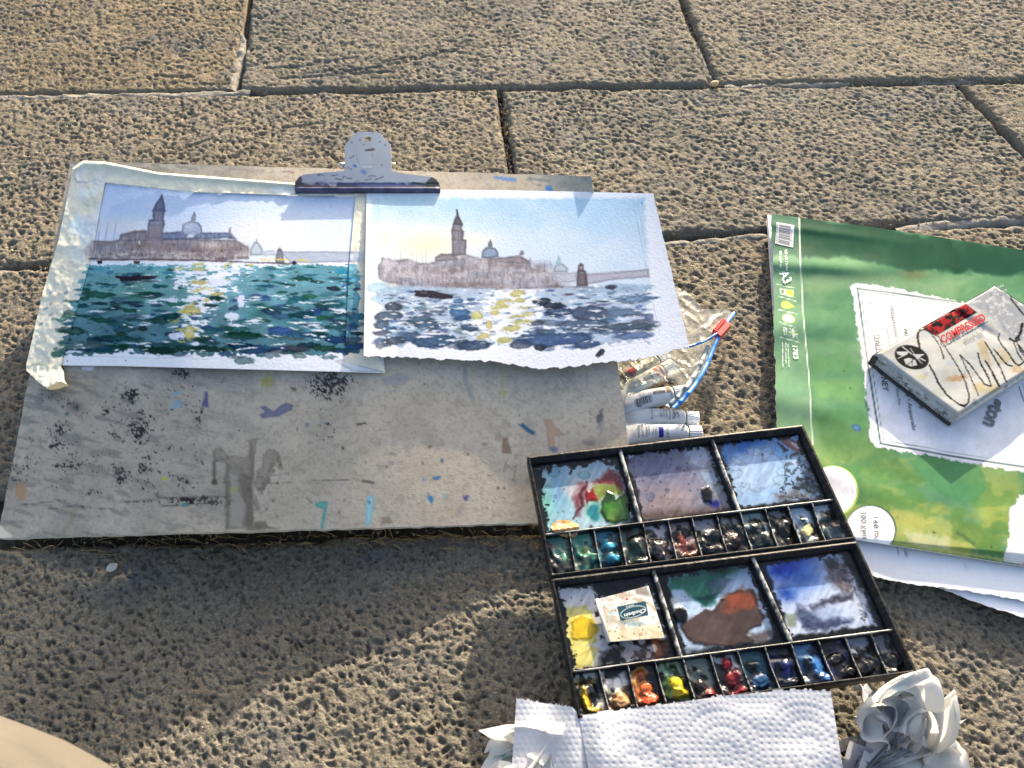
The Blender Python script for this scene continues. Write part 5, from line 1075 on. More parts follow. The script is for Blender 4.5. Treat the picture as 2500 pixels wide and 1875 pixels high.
q = [wL-d_*.0016-e_*.001, wL+d_*.0040-e_*.0012, wL+d_*.0040+e_*.006, wL-d_*.0016+e_*.006]; boxm('sleeve_corner', np.array([off_(p, ZB-.001) for p in q]+[off_(p, ZT-.004) for p in q]), M['carddark'], box)
bs = lambda x, y: U(x, y, ZT+.0013)
letter('lettering', box, bs, 'COMPRESSED', B(922,742)[0], B(1362,500)[0], 19, M['inkred'], 0, .030)
letter('lettering', box, bs, 'Black Set', B(1150,732)[0], B(1338,628)[0], 10, M['inkgrey'], .05)
letter('lettering', box, bs, '12 Sticks', B(1398,218)[0], B(1540,158)[0], 6.5, mat_plain('faded_ink', (.3, .31, .33), .6)); letter('lettering', box, bs, 'Non Toxic', B(1432,258)[0], B(1575,200)[0], 6.5, bpy.data.materials['faded_ink'])
# ------------------------------------------------------------------ folding palette
z5 = Zm(1260, 1000, .45808); z8 = Zm(1290, 1060, .24114)
PQ = z5(58,250,1530,80,2142,1402,330,1645)          # far left, far right, near right, near left at rim height
PH = homog(PQ); PHI = np.linalg.inv(PH); ZR = .0505
def st(x, y): return hap(PHI, *z5(x, y)[0])
def pal(s, t, dz=0.0):
    px, py = hap(PH, np.asarray(s, float), np.asarray(t, float)); P = U(px, py, ZR); P[..., 2] += dz
    return P
palette = thing('paint_palette', pal(.5, .5, -.02), 'black folding metal palette crusted with watercolours, wells of wet paint', 'palette')
TH = .5*(st(190, 905)[1]+st(1800, 690)[1])
FL = -.0090
def paint_palette(cv):
    """everything smeared over the floors, in photograph coordinates"""
    random.seed(77); S = lambda x, y: z5(x, y)[0]; b = z8
    i = cv.all(); K_ = (24, 24, 25)
    # ---- upper mixing areas
    cv.poly(z5(110,260,560,210,640,600,160,670), (176, 198, 210), 1, 3, wob=5); cv.glow(*S(180, 480), 60, 60, (128, 190, 180), .8, tex=.4); cv.glow(*S(230, 450), 26, 60, (140, 176, 214), .8); cv.glow(*S(330, 300), 30, 18, (196, 210, 220), .8); cv.glow(*S(140, 560), 26, 40, (132, 196, 180), .7); cv.glow(*S(260, 560), 50, 26, (160, 196, 214), .7)
    cv.poly(b(380,560,470,470,600,450,760,480,560,720,480,690), (200, 190, 196), .8, 8, wob=5, tex=.2)
    cv.poly(b(660,490,830,345,900,370,980,560,930,590,820,510), (142, 62, 70), .92, 4, wob=3, ws=6, tex=.35, ts=4); cv.poly(b(470,660,520,520,590,490,560,650,540,780,520,850,500,840), (132, 52, 60), .7, 5, wob=3, tex=.3)
    cv.poly(b(620,600,650,520,760,495,860,510,960,580,940,620,760,640,700,700,640,680), (148, 160, 78), .95, 4, wob=3, tex=.3, ts=4)
    cv.poly(b(575,555,610,570,660,535,690,620,708,695,640,660,590,700,580,640), (184, 38, 38), .96, 2, wob=2, ws=4, edge=.2, h=.0006); cv.line(b(590,490,520,620,560,720,450,870), [4, 7, 6, 3], (96, 34, 40), .8, wob=2)
    cv.poly(b(580,700,680,690,760,740,740,860,640,880,580,800), (150, 196, 176), .8, 5, wob=3); cv.blob(*b(672,790)[0], 14, 20, 0, (54, 146, 160), .95, 3, 2)
    cv.poly(b(790,585,840,610,890,670,960,600,1010,640,1025,760,1000,880,900,905,800,880,740,790,750,690), (70, 120, 50), .96, 2, wob=2, edge=.3, h=.0008); cv.poly(b(760,720,850,690,890,740,880,870,790,860), (104, 164, 72), .7, 5, wob=3); cv.blob(*b(860,830)[0], 9, 14, 0, (196, 214, 110), .6, 5, 2); cv.poly(b(790,590,870,660,890,690,830,690,770,700), (44, 84, 48), .7, 4); cv.poly(b(930,690,1000,640,1020,780,960,880), (96, 148, 70), .6, 5)
    for x, y, r in ((262,378,16),(565,410,15),(150,590,9),(278,636,5),(365,768,3.5),(193,520,4.5),(165,340,8)): cv.blob(*b(x, y)[0], r, r*.85, 0, (112, 172, 186), .45, 2, 1, edge=.35, ew=1.2)
    # dark crust along the far and left walls
    cr = fbm(cv.x/13, cv.y/9, 91, 4); cv.put(i, sst(.40, .47, cr+.75-((cv.y-b(0,0)[0][1])-(.0))*0-1.0*np.clip((cv.y-(1112-.119*(cv.x-1300)))/46, 0, 2))*inside(z5(60,200,560,150,600,360,80,420), cv.x, cv.y), (16, 24, 22))
    cv.put(i, sst(.45, .50, cr+.60-1.0*np.clip((cv.x-(1300+.10*(cv.y-1130)))/34, 0, 2))*inside(z5(60,240,240,230,300,640,120,660), cv.x, cv.y), (22, 42, 34)); cv.line(b(470,270,450,330,430,400), [9, 6, 4], (18, 28, 26), .95)
    cv.line(z5(520,560,640,600), 12, (40, 70, 40), .5, 8)
    mid = z5(590,230,1040,170,1180,520,680,590)
    cv.poly(mid, (150, 148, 166), 1, 3, wob=4); cv.glow(*S(760, 300), 90, 50, (128, 134, 164), .8, tex=.3); cv.glow(*S(760, 500), 70, 40, (156, 140, 142), .7, tex=.3); cv.glow(*S(860, 470), 50, 40, (176, 158, 154), .6, tex=.5, ts=4); cv.poly(z5(910,200,1010,190,1040,260,1000,330,920,290), (190, 196, 212), .85, 4, wob=5, edge=.12); cv.poly(z5(960,330,1060,320,1100,420,1020,430), (166, 186, 208), .8, 5, wob=5, edge=.15); cv.poly(z5(590,220,640,215,640,240,595,260), (224, 226, 232), .95, wob=3); cv.poly(z5(880,185,990,178,1000,205,900,205), (206, 208, 214), .9, 2, wob=4, ws=5)
    cv.poly(z5(985,420,1015,405,1040,440,1035,490,1000,490), (20, 22, 36), .97, 2, wob=2, h=.0014); cv.poly(z5(1030,480,1090,490,1080,525,1030,515), (30, 40, 150), .95, 3, wob=3); cv.poly(z5(1035,400,1090,400,1100,450,1050,480), (168, 176, 180), .8, 3, wob=4, edge=.2); cv.poly(z5(640,545,1100,520,1180,530,690,600), (104, 84, 74), .7, 8, wob=6, tex=.4)
    for x, y, r in ((740,356,10),(715,465,11),(808,434,6),(620,272,8),(668,286,6),(868,317,5)): cv.blob(*S(x, y), r, r*.9, 0, (112, 124, 156), .5, 2, 1, edge=.3, ew=1.2)
    for k in range(46): cv.blob(*S(rnd(630, 1000), rnd(220, 560)), rnd(.8, 2.2), rnd(.8, 2), 0, (70, 66, 80), .7, 1.2)
    cv.poly(z5(1080,180,1500,120,1640,470,1190,520), (164, 190, 220), 1, 3, wob=4); cv.glow(*S(1240, 190), 70, 28, (58, 128, 200), .95, tex=.35); cv.glow(*S(1120, 250), 26, 44, (96, 152, 206), .8, tex=.3); cv.glow(*S(1400, 230), 40, 50, (120, 172, 216), .8, tex=.3); cv.poly(z5(1130,290,1260,200,1360,210,1440,300,1400,400,1280,440,1170,420), (180, 200, 226), .75, 6, wob=7, ws=12, edge=.12, ew=3); cv.line(z5(1130,300,1240,270,1290,230), 3, (206, 220, 236), .7, 3, wob=2)
    cv.poly(z5(1400,140,1480,170,1530,240,1510,250,1440,200), (168, 104, 92), .8, 3, wob=4, edge=.2); cv.poly(z5(1440,170,1500,190,1530,230,1490,210), (226, 222, 224), .9, 2, wob=2); cv.poly(z5(1395,170,1420,190,1450,230,1430,235), (34, 34, 38), .9, 2, wob=3)
    cv.poly(z5(1500,230,1570,300,1640,470,1560,440,1480,420,1540,330), (92, 104, 116), .85, 8, wob=8, tex=.4); cv.put(i, sst(.52, .6, fbm(cv.x/7, cv.y/7, 95, 3))*inside(z5(1440,240,1560,220,1640,470,1400,480), cv.x, cv.y)*.85, (52, 66, 78)); cv.glow(*S(1480, 290), 30, 26, (190, 206, 226), .6); cv.poly(z5(1380,450,1500,430,1600,470,1400,490), (120, 112, 116), .7, 6, wob=5, tex=.4)
    for k in range(8): a = rnd(0, 6.28); cv.blob(*S(1290+120*math.cos(a), 330+110*math.sin(a)), rnd(10, 26), rnd(6, 14), a, jit((186, 204, 228), 10), .5, 3, 4, edge=.22, ew=1.6)
    # ---- lower mixing areas
    cv.poly(z5(210,930,740,870,870,1310,290,1395), (210, 210, 212), 1, 3, wob=5); cv.put(i, sst(.47, .55, fbm(cv.x/16, cv.y/14, 97, 4))*inside(z5(400,880,760,860,880,1320,460,1370), cv.x, cv.y)*.92, (66, 54, 48)); cv.poly(z5(420,880,740,850,770,950,700,930,440,1000,400,940), (30, 27, 26), .92, 4, wob=6, tex=.15)
    cv.poly(z5(740,920,800,920,880,1310,840,1310), (26, 25, 26), .95, 4, wob=5); cv.poly(z5(735,1230,840,1210,870,1310,740,1330), (110, 68, 44), .9, 4, wob=6, tex=.35); cv.glow(*S(640, 1290), 60, 20, (176, 150, 146), .6, tex=.5); cv.poly(z5(440,1290,560,1250,540,1340,450,1360), (58, 46, 42), .7, 6, wob=7, tex=.5)
    cv.poly(z5(220,1080,300,1040,400,1060,430,1160,420,1230,380,1260,430,1290,410,1350,330,1380,285,1370), (226, 218, 130), .85, 4, wob=7, ws=14, edge=.1, tex=.2); cv.poly(z5(290,1130,350,1090,420,1120,425,1190,370,1230,300,1220), (226, 200, 44), .95, 3, wob=5, edge=.14, h=.0005); cv.line(z5(300,1220,270,1270,290,1350,350,1370), 3, (206, 180, 70), .7, 2, wob=2); cv.line(z5(270,1300,330,1310,430,1270), 2, (206, 186, 90), .7, 2, wob=2); cv.glow(*S(300, 980), 50, 30, (226, 226, 228), .8)
    cv.poly(z5(800,880,1240,820,1380,1220,900,1300), (182, 200, 222), 1, 3, wob=4); cv.poly(z5(820,900,1000,850,1170,830,1130,870,1090,920,1070,1000,1010,1040,940,1000,880,960,810,960), (62, 138, 116), .93, 4, wob=5, ws=14, tex=.25); cv.glow(*S(1100, 850), 50, 16, (20, 100, 76), .95); cv.poly(z5(1010,930,1090,880,1150,900,1100,970,1050,1000), (104, 128, 146), .75, 4, wob=3, edge=.15); cv.poly(z5(960,1000,1080,980,1060,1040,990,1050), (26, 92, 84), .8, 4, wob=4)
    cv.poly(z5(1110,990,1180,950,1250,970,1290,1000,1280,1060,1330,1100,1290,1150,1230,1200,1270,1230,1240,1250,1100,1270,960,1250,890,1200,880,1140,960,1090,1060,1060), (104, 86, 82), .96, 3, wob=5, ws=14, edge=.2, h=.0005); cv.poly(z5(1120,1000,1190,955,1280,1000,1280,1050,1180,1070,1110,1080), (168, 98, 66), .85, 7, wob=6, tex=.3); cv.poly(z5(900,1120,1040,1100,1160,1140,1120,1250,940,1230), (122, 104, 100), .6, 8, wob=6, tex=.2); cv.poly(z5(1240,1200,1350,1170,1390,1200,1330,1240,1250,1250), (112, 100, 98), .8, 4, wob=5)
    cv.blob(*S(880, 1090), 17, 18, 0, (14, 14, 15), .98, 2, 1, h=.0018); cv.poly(z5(815,990,860,1000,880,1050,850,1060,820,1030), (206, 210, 214), .85, 3, wob=3); cv.line(z5(870,1280,1100,1290,1300,1260), 7, (70, 82, 92), .7, 5)
    cv.poly(z5(1320,830,1730,760,1930,1150,1470,1210), (196, 206, 226), 1, 3, wob=5); cv.glow(*S(1440, 850), 60, 34, (30, 80, 200), 1, tex=.35); cv.glow(*S(1500, 790), 44, 18, (50, 100, 206), .8, tex=.3); cv.glow(*S(1440, 980), 34, 24, (40, 86, 176), .9, tex=.3); cv.glow(*S(1540, 900), 60, 40, (86, 130, 206), .7, tex=.4); cv.poly(z5(1640,800,1740,790,1790,900,1780,980,1700,960,1660,900), (122, 112, 116), .85, 6, wob=9, tex=.35); cv.poly(z5(1560,1040,1680,1000,1810,960,1790,1010,1660,1030,1590,1070), (72, 70, 84), .85, 4, wob=5, tex=.2); cv.poly(z5(1490,1040,1560,1060,1620,1120,1800,1110,1780,1150,1560,1190,1490,1120), (62, 72, 108), .8, 6, wob=7, tex=.3); cv.glow(*S(1650, 1080), 50, 24, (160, 176, 206), .7, tex=.3); cv.put(i, sst(.52, .6, fbm(cv.x/9, cv.y/8, 99, 3))*inside(z5(1560,760,1760,740,1960,1150,1860,1170,1800,960), cv.x, cv.y)*.7, (84, 84, 92)); cv.glow(*S(1840, 1000), 26, 50, (206, 210, 218), .7, tex=.4)
    cv.poly(z5(1430,1090,1480,1090,1490,1160,1450,1150), (150, 160, 140), .8, 3, wob=3)
    # general specks
    for k in range(120): cv.blob(*S(rnd(100, 2000), rnd(200, 1400)), rnd(.7, 2), rnd(.7, 1.8), 0, (36, 36, 38), .7, 1.2)
    # dark grime creeping in from the walls of every mixing area is part of the crust
def floor_mesh(name, s0, s1, t0, t1, mat, par, draw, nx, ny, dz=FL+.0006, relief=None, base=(30, 30, 31), gain=.80, skew=None):
    u, v = np.meshgrid(np.linspace(0, 1, nx), np.linspace(0, 1, ny))
    if callable(s0): a = s0(t0+(t1(.5) if callable(t1) else t1-t0)*0+0*v); 
    S0 = s0 if not callable(s0) else s0(v); S1 = s1 if not callable(s1) else s1(v)
    T0 = t0 if not callable(t0) else t0(u); T1 = t1 if not callable(t1) else t1(u)
    s = S0*(1-u)+S1*u; t_ = T0*(1-v)+T1*v
    P = pal(s, t_, dz); px, py = PR(P); cv = Cv(px, py, base); draw(cv, u, v)
    P[..., 2] += cv.h.reshape(P.shape[:2])+(relief(u, v, px, py) if relief else 0)
    return sheet(name, P, mat, par, cv.out(gain), 0)
# ---- trays
def tray(t0, t1, seed):
    nx, ny = 200, 90; wl = .014
    s = np.concatenate([[0, .0012, wl*.55, wl*.6], np.linspace(wl, 1-wl, nx), [1-wl*.6, 1-wl*.55, .9988, 1]])
    tw = wl*1.1*(t1-t0)/.5
    t_ = np.concatenate([[t0, t0+.001, t0+tw*.5, t0+tw*.6], np.linspace(t0+tw, t1-tw, ny), [t1-tw*.6, t1-tw*.5, t1-.001, t1]])
    G, T = np.meshgrid(s, t_)
    lo = (G > wl*.8) & (G < 1-wl*.8) & (T > t0+tw*.8) & (T < t1-tw*.8)
    eb = (G == 0) | (G == 1) | (T == t0) | (T == t1)
    dz = np.where(lo, FL, 0)-.0010*eb+.0006*(fbm(G*60, T*60, seed, 2)-.5)*~lo
    P = pal(G, T, dz); px, py = PR(P); cv = Cv(px, py, (30, 30, 31)); i = cv.all()
    cv.put(i, (~lo).ravel()*sst(.55, .72, fbm(px.ravel()/12, py.ravel()/5, seed+3, 3))*.55, (92, 88, 80)); cv.put(i, sst(.6, .7, fbm(px.ravel()/5, py.ravel()/4, seed+8, 3))*.6, (10, 10, 10))
    return sheet('tray', P, M['tray'], palette, cv.out(.7), .0125, edgecol=(.02, .02, .021))
trA = tray(0, TH-.004, 3); trB = tray(TH+.004, 1, 9)
V, F = tube(pal(np.linspace(.01, .99, 12), np.full(12, TH), -.0042), .0022, 10); mk('hinge', V, F, M['tray'] if False else mat_plain('hinge_metal', (.05, .05, .05), .4, .5, .5, 300), palette)
# ---- dividers
M['div'] = mat_attr('enamel_divider', .35, .5, [(400, .3, .0006)])
def divider(a, b, wbot, wtop, h, seed, pale=.5, parent=None, n=40, curve=0.0):
    (s0, t0), (s1, t1) = a, b; q = np.linspace(0, 1, n); A = pal(s0+(s1-s0)*q, t0+(t1-t0)*q, FL); T = np.gradient(A, axis=0); T /= np.linalg.norm(T, axis=1)[:, None]; Bn = np.cross(T, (0, 0, 1))
    prof = [(-wbot, 0), (-wtop*1.1, .75), (-wtop*.8, .95), (0, 1), (wtop*.8, .95), (wtop*1.1, .75), (wbot, 0)]
    sag = 1-curve*np.sin(np.pi*q)**2
    hh = h*sag*(1+.06*(fbm(q*14, q*0, seed, 2)-.5))
    G = np.stack([A+Bn*w_*(1+.25*(fbm(q*20, q*0+k, seed+k, 2)-.5))[:, None]+np.array([0, 0, 1.0])*(hh*z_)[:, None] for k, (w_, z_) in enumerate(prof)], 0)
    x, y = np.meshgrid(q*200, np.arange(7)*8.0); cv = Cv(x, y, (32, 33, 34)); top = ((y >= 16) & (y <= 32)).ravel()
    cv.put(cv.all(), top*pale*sst(.30, .55, fbm(cv.x/14, cv.y/30, seed, 3)), (188, 188, 182)); cv.put(cv.all(), sst(.62, .7, fbm(cv.x/6, cv.y/8, seed+4, 3))*.7, (16, 16, 16))
    return sheet('divider', G, M['div'], parent or palette, cv.out(.75), 0)
up_m = [((555,205),(665,588)), ((1050,160),(1190,523))]; lo_m = [((745,885),(880,1308)), ((1275,805),(1465,1213))]
up_w = [((285,647),(325,880)),((415,628),(460,860)),((550,615),(597,845)),((680,600),(727,825)),((815,585),(866,806)),((940,565),(1000,788)),((1070,547),(1136,770)),((1195,530),(1266,750)),((1330,515),(1402,727)),((1450,500),(1527,708)),((1580,482),(1653,690))]
lo_w = [((445,1385),(502,1612)),((600,1362),(652,1588)),((745,1345),(806,1567)),((895,1325),(958,1543)),((1040,1303),(1112,1520)),((1185,1281),(1262,1498)),((1330,1257),(1408,1474)),((1470,1236),(1550,1456)),((1612,1213),(1702,1434)),((1755,1192),(1843,1412)),((1890,1168),(1985,1390))]
tR_u = st(145, 667)[1]*.5+st(1690, 467)[1]*.5; tR_l = st(290, 1407)[1]*.5+st(2020, 1152)[1]*.5
sd = 100
for tr, ms, ws, tr_t, ta, tb in ((trA, up_m, up_w, tR_u, .012, TH-.014), (trB, lo_m, lo_w, tR_l, TH+.014, .988)):
    for a, b in ms:
        sd += 7; s0, _ = st(*a); s1, _ = st(*b); divider((s0, ta), (s1, tr_t), .0032, .0017, .0072, sd, .95)
    divider((.013, tr_t), (.987, tr_t), .0014, .0007, .0072, sd+3, .95, n=90)
    for a, b in ws:
        sd += 7; s0, _ = st(*a); s1, _ = st(*b); divider((s0, tr_t+.002), (s1, tb), .0012, .00055, .0068, sd, .8, curve=.25)
# ---- paint on the mixing areas
def wash_draw(cv, u, v):
    x0, y0 = cv.x.copy(), cv.y.copy()
    cv.x = x0+(fbm(x0/34, y0/26, 201, 3)-.5)*13+(fbm(x0/9, y0/8, 203, 3)-.5)*4; cv.y = y0+(fbm(x0/30+7, y0/24, 205, 3)-.5)*11+(fbm(x0/9+3, y0/8, 207, 3)-.5)*4
    cv.sm = 2.6; paint_palette(cv); cv.x, cv.y = x0, y0; cv.sm = 1.0
    cv.c = 255*(np.clip(cv.c/255, 0, 1))**1.5; gm = cv.c.mean(1, keepdims=True); cv.c = gm+(cv.c-gm)*.86
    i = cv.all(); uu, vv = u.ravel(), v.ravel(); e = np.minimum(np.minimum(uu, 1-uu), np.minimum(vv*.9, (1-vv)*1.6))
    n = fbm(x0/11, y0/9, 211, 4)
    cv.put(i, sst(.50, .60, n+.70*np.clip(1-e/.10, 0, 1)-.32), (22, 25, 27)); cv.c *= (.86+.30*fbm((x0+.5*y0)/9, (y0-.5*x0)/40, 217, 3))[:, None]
    ring = np.abs(fbm(x0/22, y0/18, 215, 2)-.5); cv.put(i, np.exp(-(ring/.010)**2)*.14, (50, 56, 66))
    cv.h += 0
for tr, ms, tr_t, ta in ((trA, up_m, tR_u, .0145), (trB, lo_m, tR_l, TH+.0165)):
    e0 = [(.0135, .0135)]+[(st(*a)[0]+.004, st(*b)[0]+.004) for a, b in ms]; e1 = [(st(*a)[0]-.004, st(*b)[0]-.004) for a, b in ms]+[(.9865, .9865)]
    for (l0, l1), (r0, r1) in zip(e0, e1):
        floor_mesh('paint_wash', lambda v, a=l0, b=l1: a+(b-a)*v, lambda v, a=r0, b=r1: a+(b-a)*v, ta, tr_t-.003, M['wash'], palette, wash_draw, 132, 106, relief=lambda u, v, px, py: .0003*(fbm(px/22, py/16, 7, 2)-.5), gain=.74)
# ---- paint in the wells: lumps and streaks
well_u = [ [((60,120,104),(26,60,54),(14,20,20)), []], [((84,150,130),(60,130,110),(20,60,54)), [(370,740,10,12,(110,130,60),.001)]], [((40,120,140),(34,128,150),(14,50,60)), [(500,720,22,12,(50,150,176),.0022),(520,790,24,14,(36,130,160),.0026)]], [((60,96,80),(24,54,44),(12,16,15)), [(640,735,12,26,(20,50,38),.0018),(650,810,26,10,(14,22,20),.0026)]],
 [((190,180,190),(40,34,38),(16,15,17)), [(760,740,18,30,(30,28,34),.0018),(800,790,20,14,(40,40,48),.0022)]], [((150,130,130),(84,34,28),(26,16,15)), [(880,690,12,26,(110,40,28),.0022),(930,780,24,12,(96,34,24),.0026)]], [((150,154,160),(24,22,22),(10,10,10)), [(1000,690,14,24,(20,20,20),.0024),(1020,745,24,10,(24,24,24),.0026)]], [((150,148,150),(40,34,30),(16,14,14)), [(1150,690,22,26,(54,46,42),.0026),(1110,640,8,16,(30,28,28),.0016)]],
 [((140,164,166),(40,52,50),(16,20,20)), [(1300,690,24,24,(30,38,38),.0018)]], [((120,120,126),(20,19,20),(10,10,10)), [(1430,640,18,30,(16,16,17),.0026),(1450,700,16,10,(40,32,28),.0018)]], [((176,196,214),(150,164,170),(50,56,60)), [(1550,640,18,20,(226,214,150),.0024),(1580,690,14,10,(210,206,180),.0022)]], [((190,200,208),(84,96,100),(24,27,29)), []] ]
well_l = [ [((206,206,196),(150,120,40),(28,26,16)), [(370,1540,12,36,(206,164,40),.0030),(410,1600,12,12,(190,150,34),.0024)]], [((220,214,206),(104,74,48),(32,24,18)), [(540,1455,18,24,(236,230,220),.0010),(560,1550,24,26,(196,150,104),.0030)]], [((190,130,60),(150,84,34),(50,30,16)), [(665,1410,14,16,(150,62,36),.0022),(690,1480,22,20,(206,104,50),.0024),(710,1540,28,18,(216,92,44),.0030)]], [((150,176,150),(70,100,40),(44,56,20)), [(850,1460,20,24,(226,194,30),.0030),(870,1510,24,14,(214,176,24),.0028),(830,1380,12,10,(40,76,40),.0012)]],
 [((120,130,120),(54,18,20),(22,12,13)), [(980,1470,16,22,(30,16,18),.0028),(1030,1500,14,12,(140,26,32),.0022)]], [((190,190,190),(110,22,28),(34,10,12)), [(1120,1350,14,18,(176,24,36),.0026),(1150,1430,22,24,(120,18,26),.0028),(1190,1500,18,8,(160,30,36),.0018)]], [((50,96,110),(24,54,70),(12,18,24)), [(1300,1440,28,24,(28,70,112),.0028)]], [((30,40,70),(20,26,66),(10,12,24)), [(1440,1380,12,28,(36,50,120),.0020),(1470,1450,24,12,(20,24,40),.0026)]],
 [((90,140,180),(34,84,140),(16,36,66)), [(1600,1360,20,34,(44,100,160),.0026),(1650,1420,20,16,(30,84,146),.0028)]], [((90,80,140),(40,32,80),(14,12,18)), [(1700,1320,22,16,(20,18,24),.0028),(1780,1390,22,14,(16,15,18),.0026)]], [((110,124,144),(30,34,40),(14,15,17)), [(1860,1370,24,20,(24,25,28),.0022)]], [((96,100,112),(24,25,28),(12,12,13)), [(2020,1330,24,22,(20,20,22),.0020)]] ]
def build_wells(ws, data, t0, t1, seed):
    eds0 = [(.0135, .0135)]+[(st(*a)[0]+.002, st(*b)[0]+.002) for a, b in ws]; eds1 = [(st(*a)[0]-.002, st(*b)[0]-.002) for a, b in ws]+[(.9865, .9865)]
    for k, ((l0, l1), (r0, r1), (cols, lumps)) in enumerate(zip(eds0, eds1, data)):
        far, midc, nr = cols
        def draw(cv, u, v, k=k, far=far, midc=midc, nr=nr, lumps=lumps):
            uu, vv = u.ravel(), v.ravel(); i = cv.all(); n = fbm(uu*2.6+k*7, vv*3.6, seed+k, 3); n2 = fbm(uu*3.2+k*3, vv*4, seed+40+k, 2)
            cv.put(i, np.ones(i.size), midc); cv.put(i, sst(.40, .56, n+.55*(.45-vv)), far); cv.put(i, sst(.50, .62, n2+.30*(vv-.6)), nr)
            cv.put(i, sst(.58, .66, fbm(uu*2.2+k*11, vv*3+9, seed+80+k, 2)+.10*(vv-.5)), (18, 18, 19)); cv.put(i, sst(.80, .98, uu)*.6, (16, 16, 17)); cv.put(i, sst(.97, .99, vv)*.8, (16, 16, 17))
            for x, y, rx, ry, c_, h_ in lumps:
                (X, Y) = z5(x, y+10)[0]; cv.blob(X, Y, rx*.82, ry*.80, -.25, c_, .96, 9, 2.5, 7, edge=.1, h=h_); cv.blob(X-1.5, Y-3, rx*.45, ry*.40, -.25, tuple(min(255, q*1.12) for q in c_), .5, 4, 1.5, 6, h=h_*.35)
            cv.h += .0034*sst(.35, .75, fbm(uu*2.2+k*5, vv*3.0, seed+120+k, 2))*sst(.12, .4, vv)+.0006*(fbm(uu*5+k, vv*7, seed+150+k, 2)-.5)
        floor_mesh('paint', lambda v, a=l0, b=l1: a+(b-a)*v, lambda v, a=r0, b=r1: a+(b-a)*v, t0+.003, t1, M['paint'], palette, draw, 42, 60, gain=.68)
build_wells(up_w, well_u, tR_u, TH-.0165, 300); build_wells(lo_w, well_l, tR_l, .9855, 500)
# ---- maker's plate (thumb flap) with its label
def plate():
    q = [z5(428,1012)[0], z5(705,938)[0], z5(792,1215)[0], z5(490,1238)[0]]; Hq = homog(q); u, v = np.meshgrid(np.linspace(0, 1, 110), np.linspace(0, 1, 90)); px, py = hap(Hq, u, v)
    cv = Cv(px, py, (206, 204, 198)); i = cv.all(); S = lambda x, y: z5(x, y)[0]
    cv.put(i, sst(.48, .66, fbm(cv.x/16, cv.y/12, 8, 4))*.6, (150, 134, 110)); cv.put(i, sst(.55, .7, fbm(cv.x/12, cv.y/14, 12, 3))*.6, (160, 182, 186)); cv.poly(z5(440,1180,780,1150,790,1215,490,1236), (196, 182, 146), .6, 8, wob=6, tex=.4)
    for k in range(70): cv.blob(*S(rnd(440, 780), rnd(960, 1230)), rnd(.8, 3.2), rnd(.8, 2.6), rnd(0, 3), random.choice([(96,76,60),(70,64,60),(130,110,84),(84,90,92)]), .7, 1.4, .8)
    cv.poly(z5(620,950,700,940,720,985,640,990), (96, 84, 76), .6, 6, wob=5, tex=.4); cv.blob(*S(590, 1010), 3.2, 2.6, 0, (170,40,40), .95); cv.poly(z5(545,1130,640,1120,700,1150,600,1160), (110,140,150), .6, 5, wob=4)
    cv.poly(z5(538,1050,690,1020,705,1096,556,1126), (40, 70, 84), .97, 1.6)
    (X, Y) = S(624, 1078); el = [(X+31*math.cos(t)*.98+ 9*math.sin(t)*-.2, Y+13.5*math.sin(t)-6*math.cos(t)) for t in np.linspace(0, 6.2832, 40)]; cv.line(el, 1.7, (200,208,208), .95, 1.2)
    P = U(px, py, ZR-.0020); o = sheet('maker_plate', P, M['print'], palette, cv.out(.82), .0009, edgecol=(.5, .5, .48))
    sf = lambda x, y: U(x, y, ZR-.0016)
    mt = mat_plain('pale_ink', (.62, .66, .66), .5)
    # the label is upside down in the photograph
    letter('lettering', o, sf, 'Choibein', S(688, 1060), S(574, 1090), 9, mt, .1, .01); letter('lettering', o, sf, 'JAPAN', S(628, 1037), S(586, 1048), 4, mt)
    V, F = tube(U(*zip(*[z5(430,1010)[0], z5(462,1120)[0], z5(492,1240)[0]]), ZR-.0018), .0016, 8); mk('hinge_pin', V, F, mat_plain('worn_pin', (.5, .49, .46), .4, .5, .3), palette)
plate()
# bronze paint spilt over the ridge
cx, cy = z5(262, 628)[0]
u, v = np.meshgrid(np.linspace(-1, 1, 60), np.linspace(-1, 1, 44)); rr = np.sqrt(u**2+v**2); px = cx+u*40+v*6; py = cy+v*26; msk = rr < 1-.25*fbm(np.arctan2(v, u)*1.2+4, rr*0, 5, 3)
cv = Cv(px, py, (186, 138, 84)); cv.grain(.12, 6, 4, 3)
for k in range(14): cv.blob(cx+rnd(-30, 30), cy+rnd(-18, 16), rnd(1, 2.4), rnd(1, 2), 0, (40, 30, 24), .85, 1)
zc = FL+.0012+.0058*np.exp(-((py-cy-6+.15*(px-cx))/11)**2)+.0012*fbm(px/9, py/9, 3, 2)
P = U(px, py, ZR-.004); P[..., 2] = ZR+zc; sheet('paint', P, M['paint'], palette, cv.out(.8), .001, mask=cells(msk))
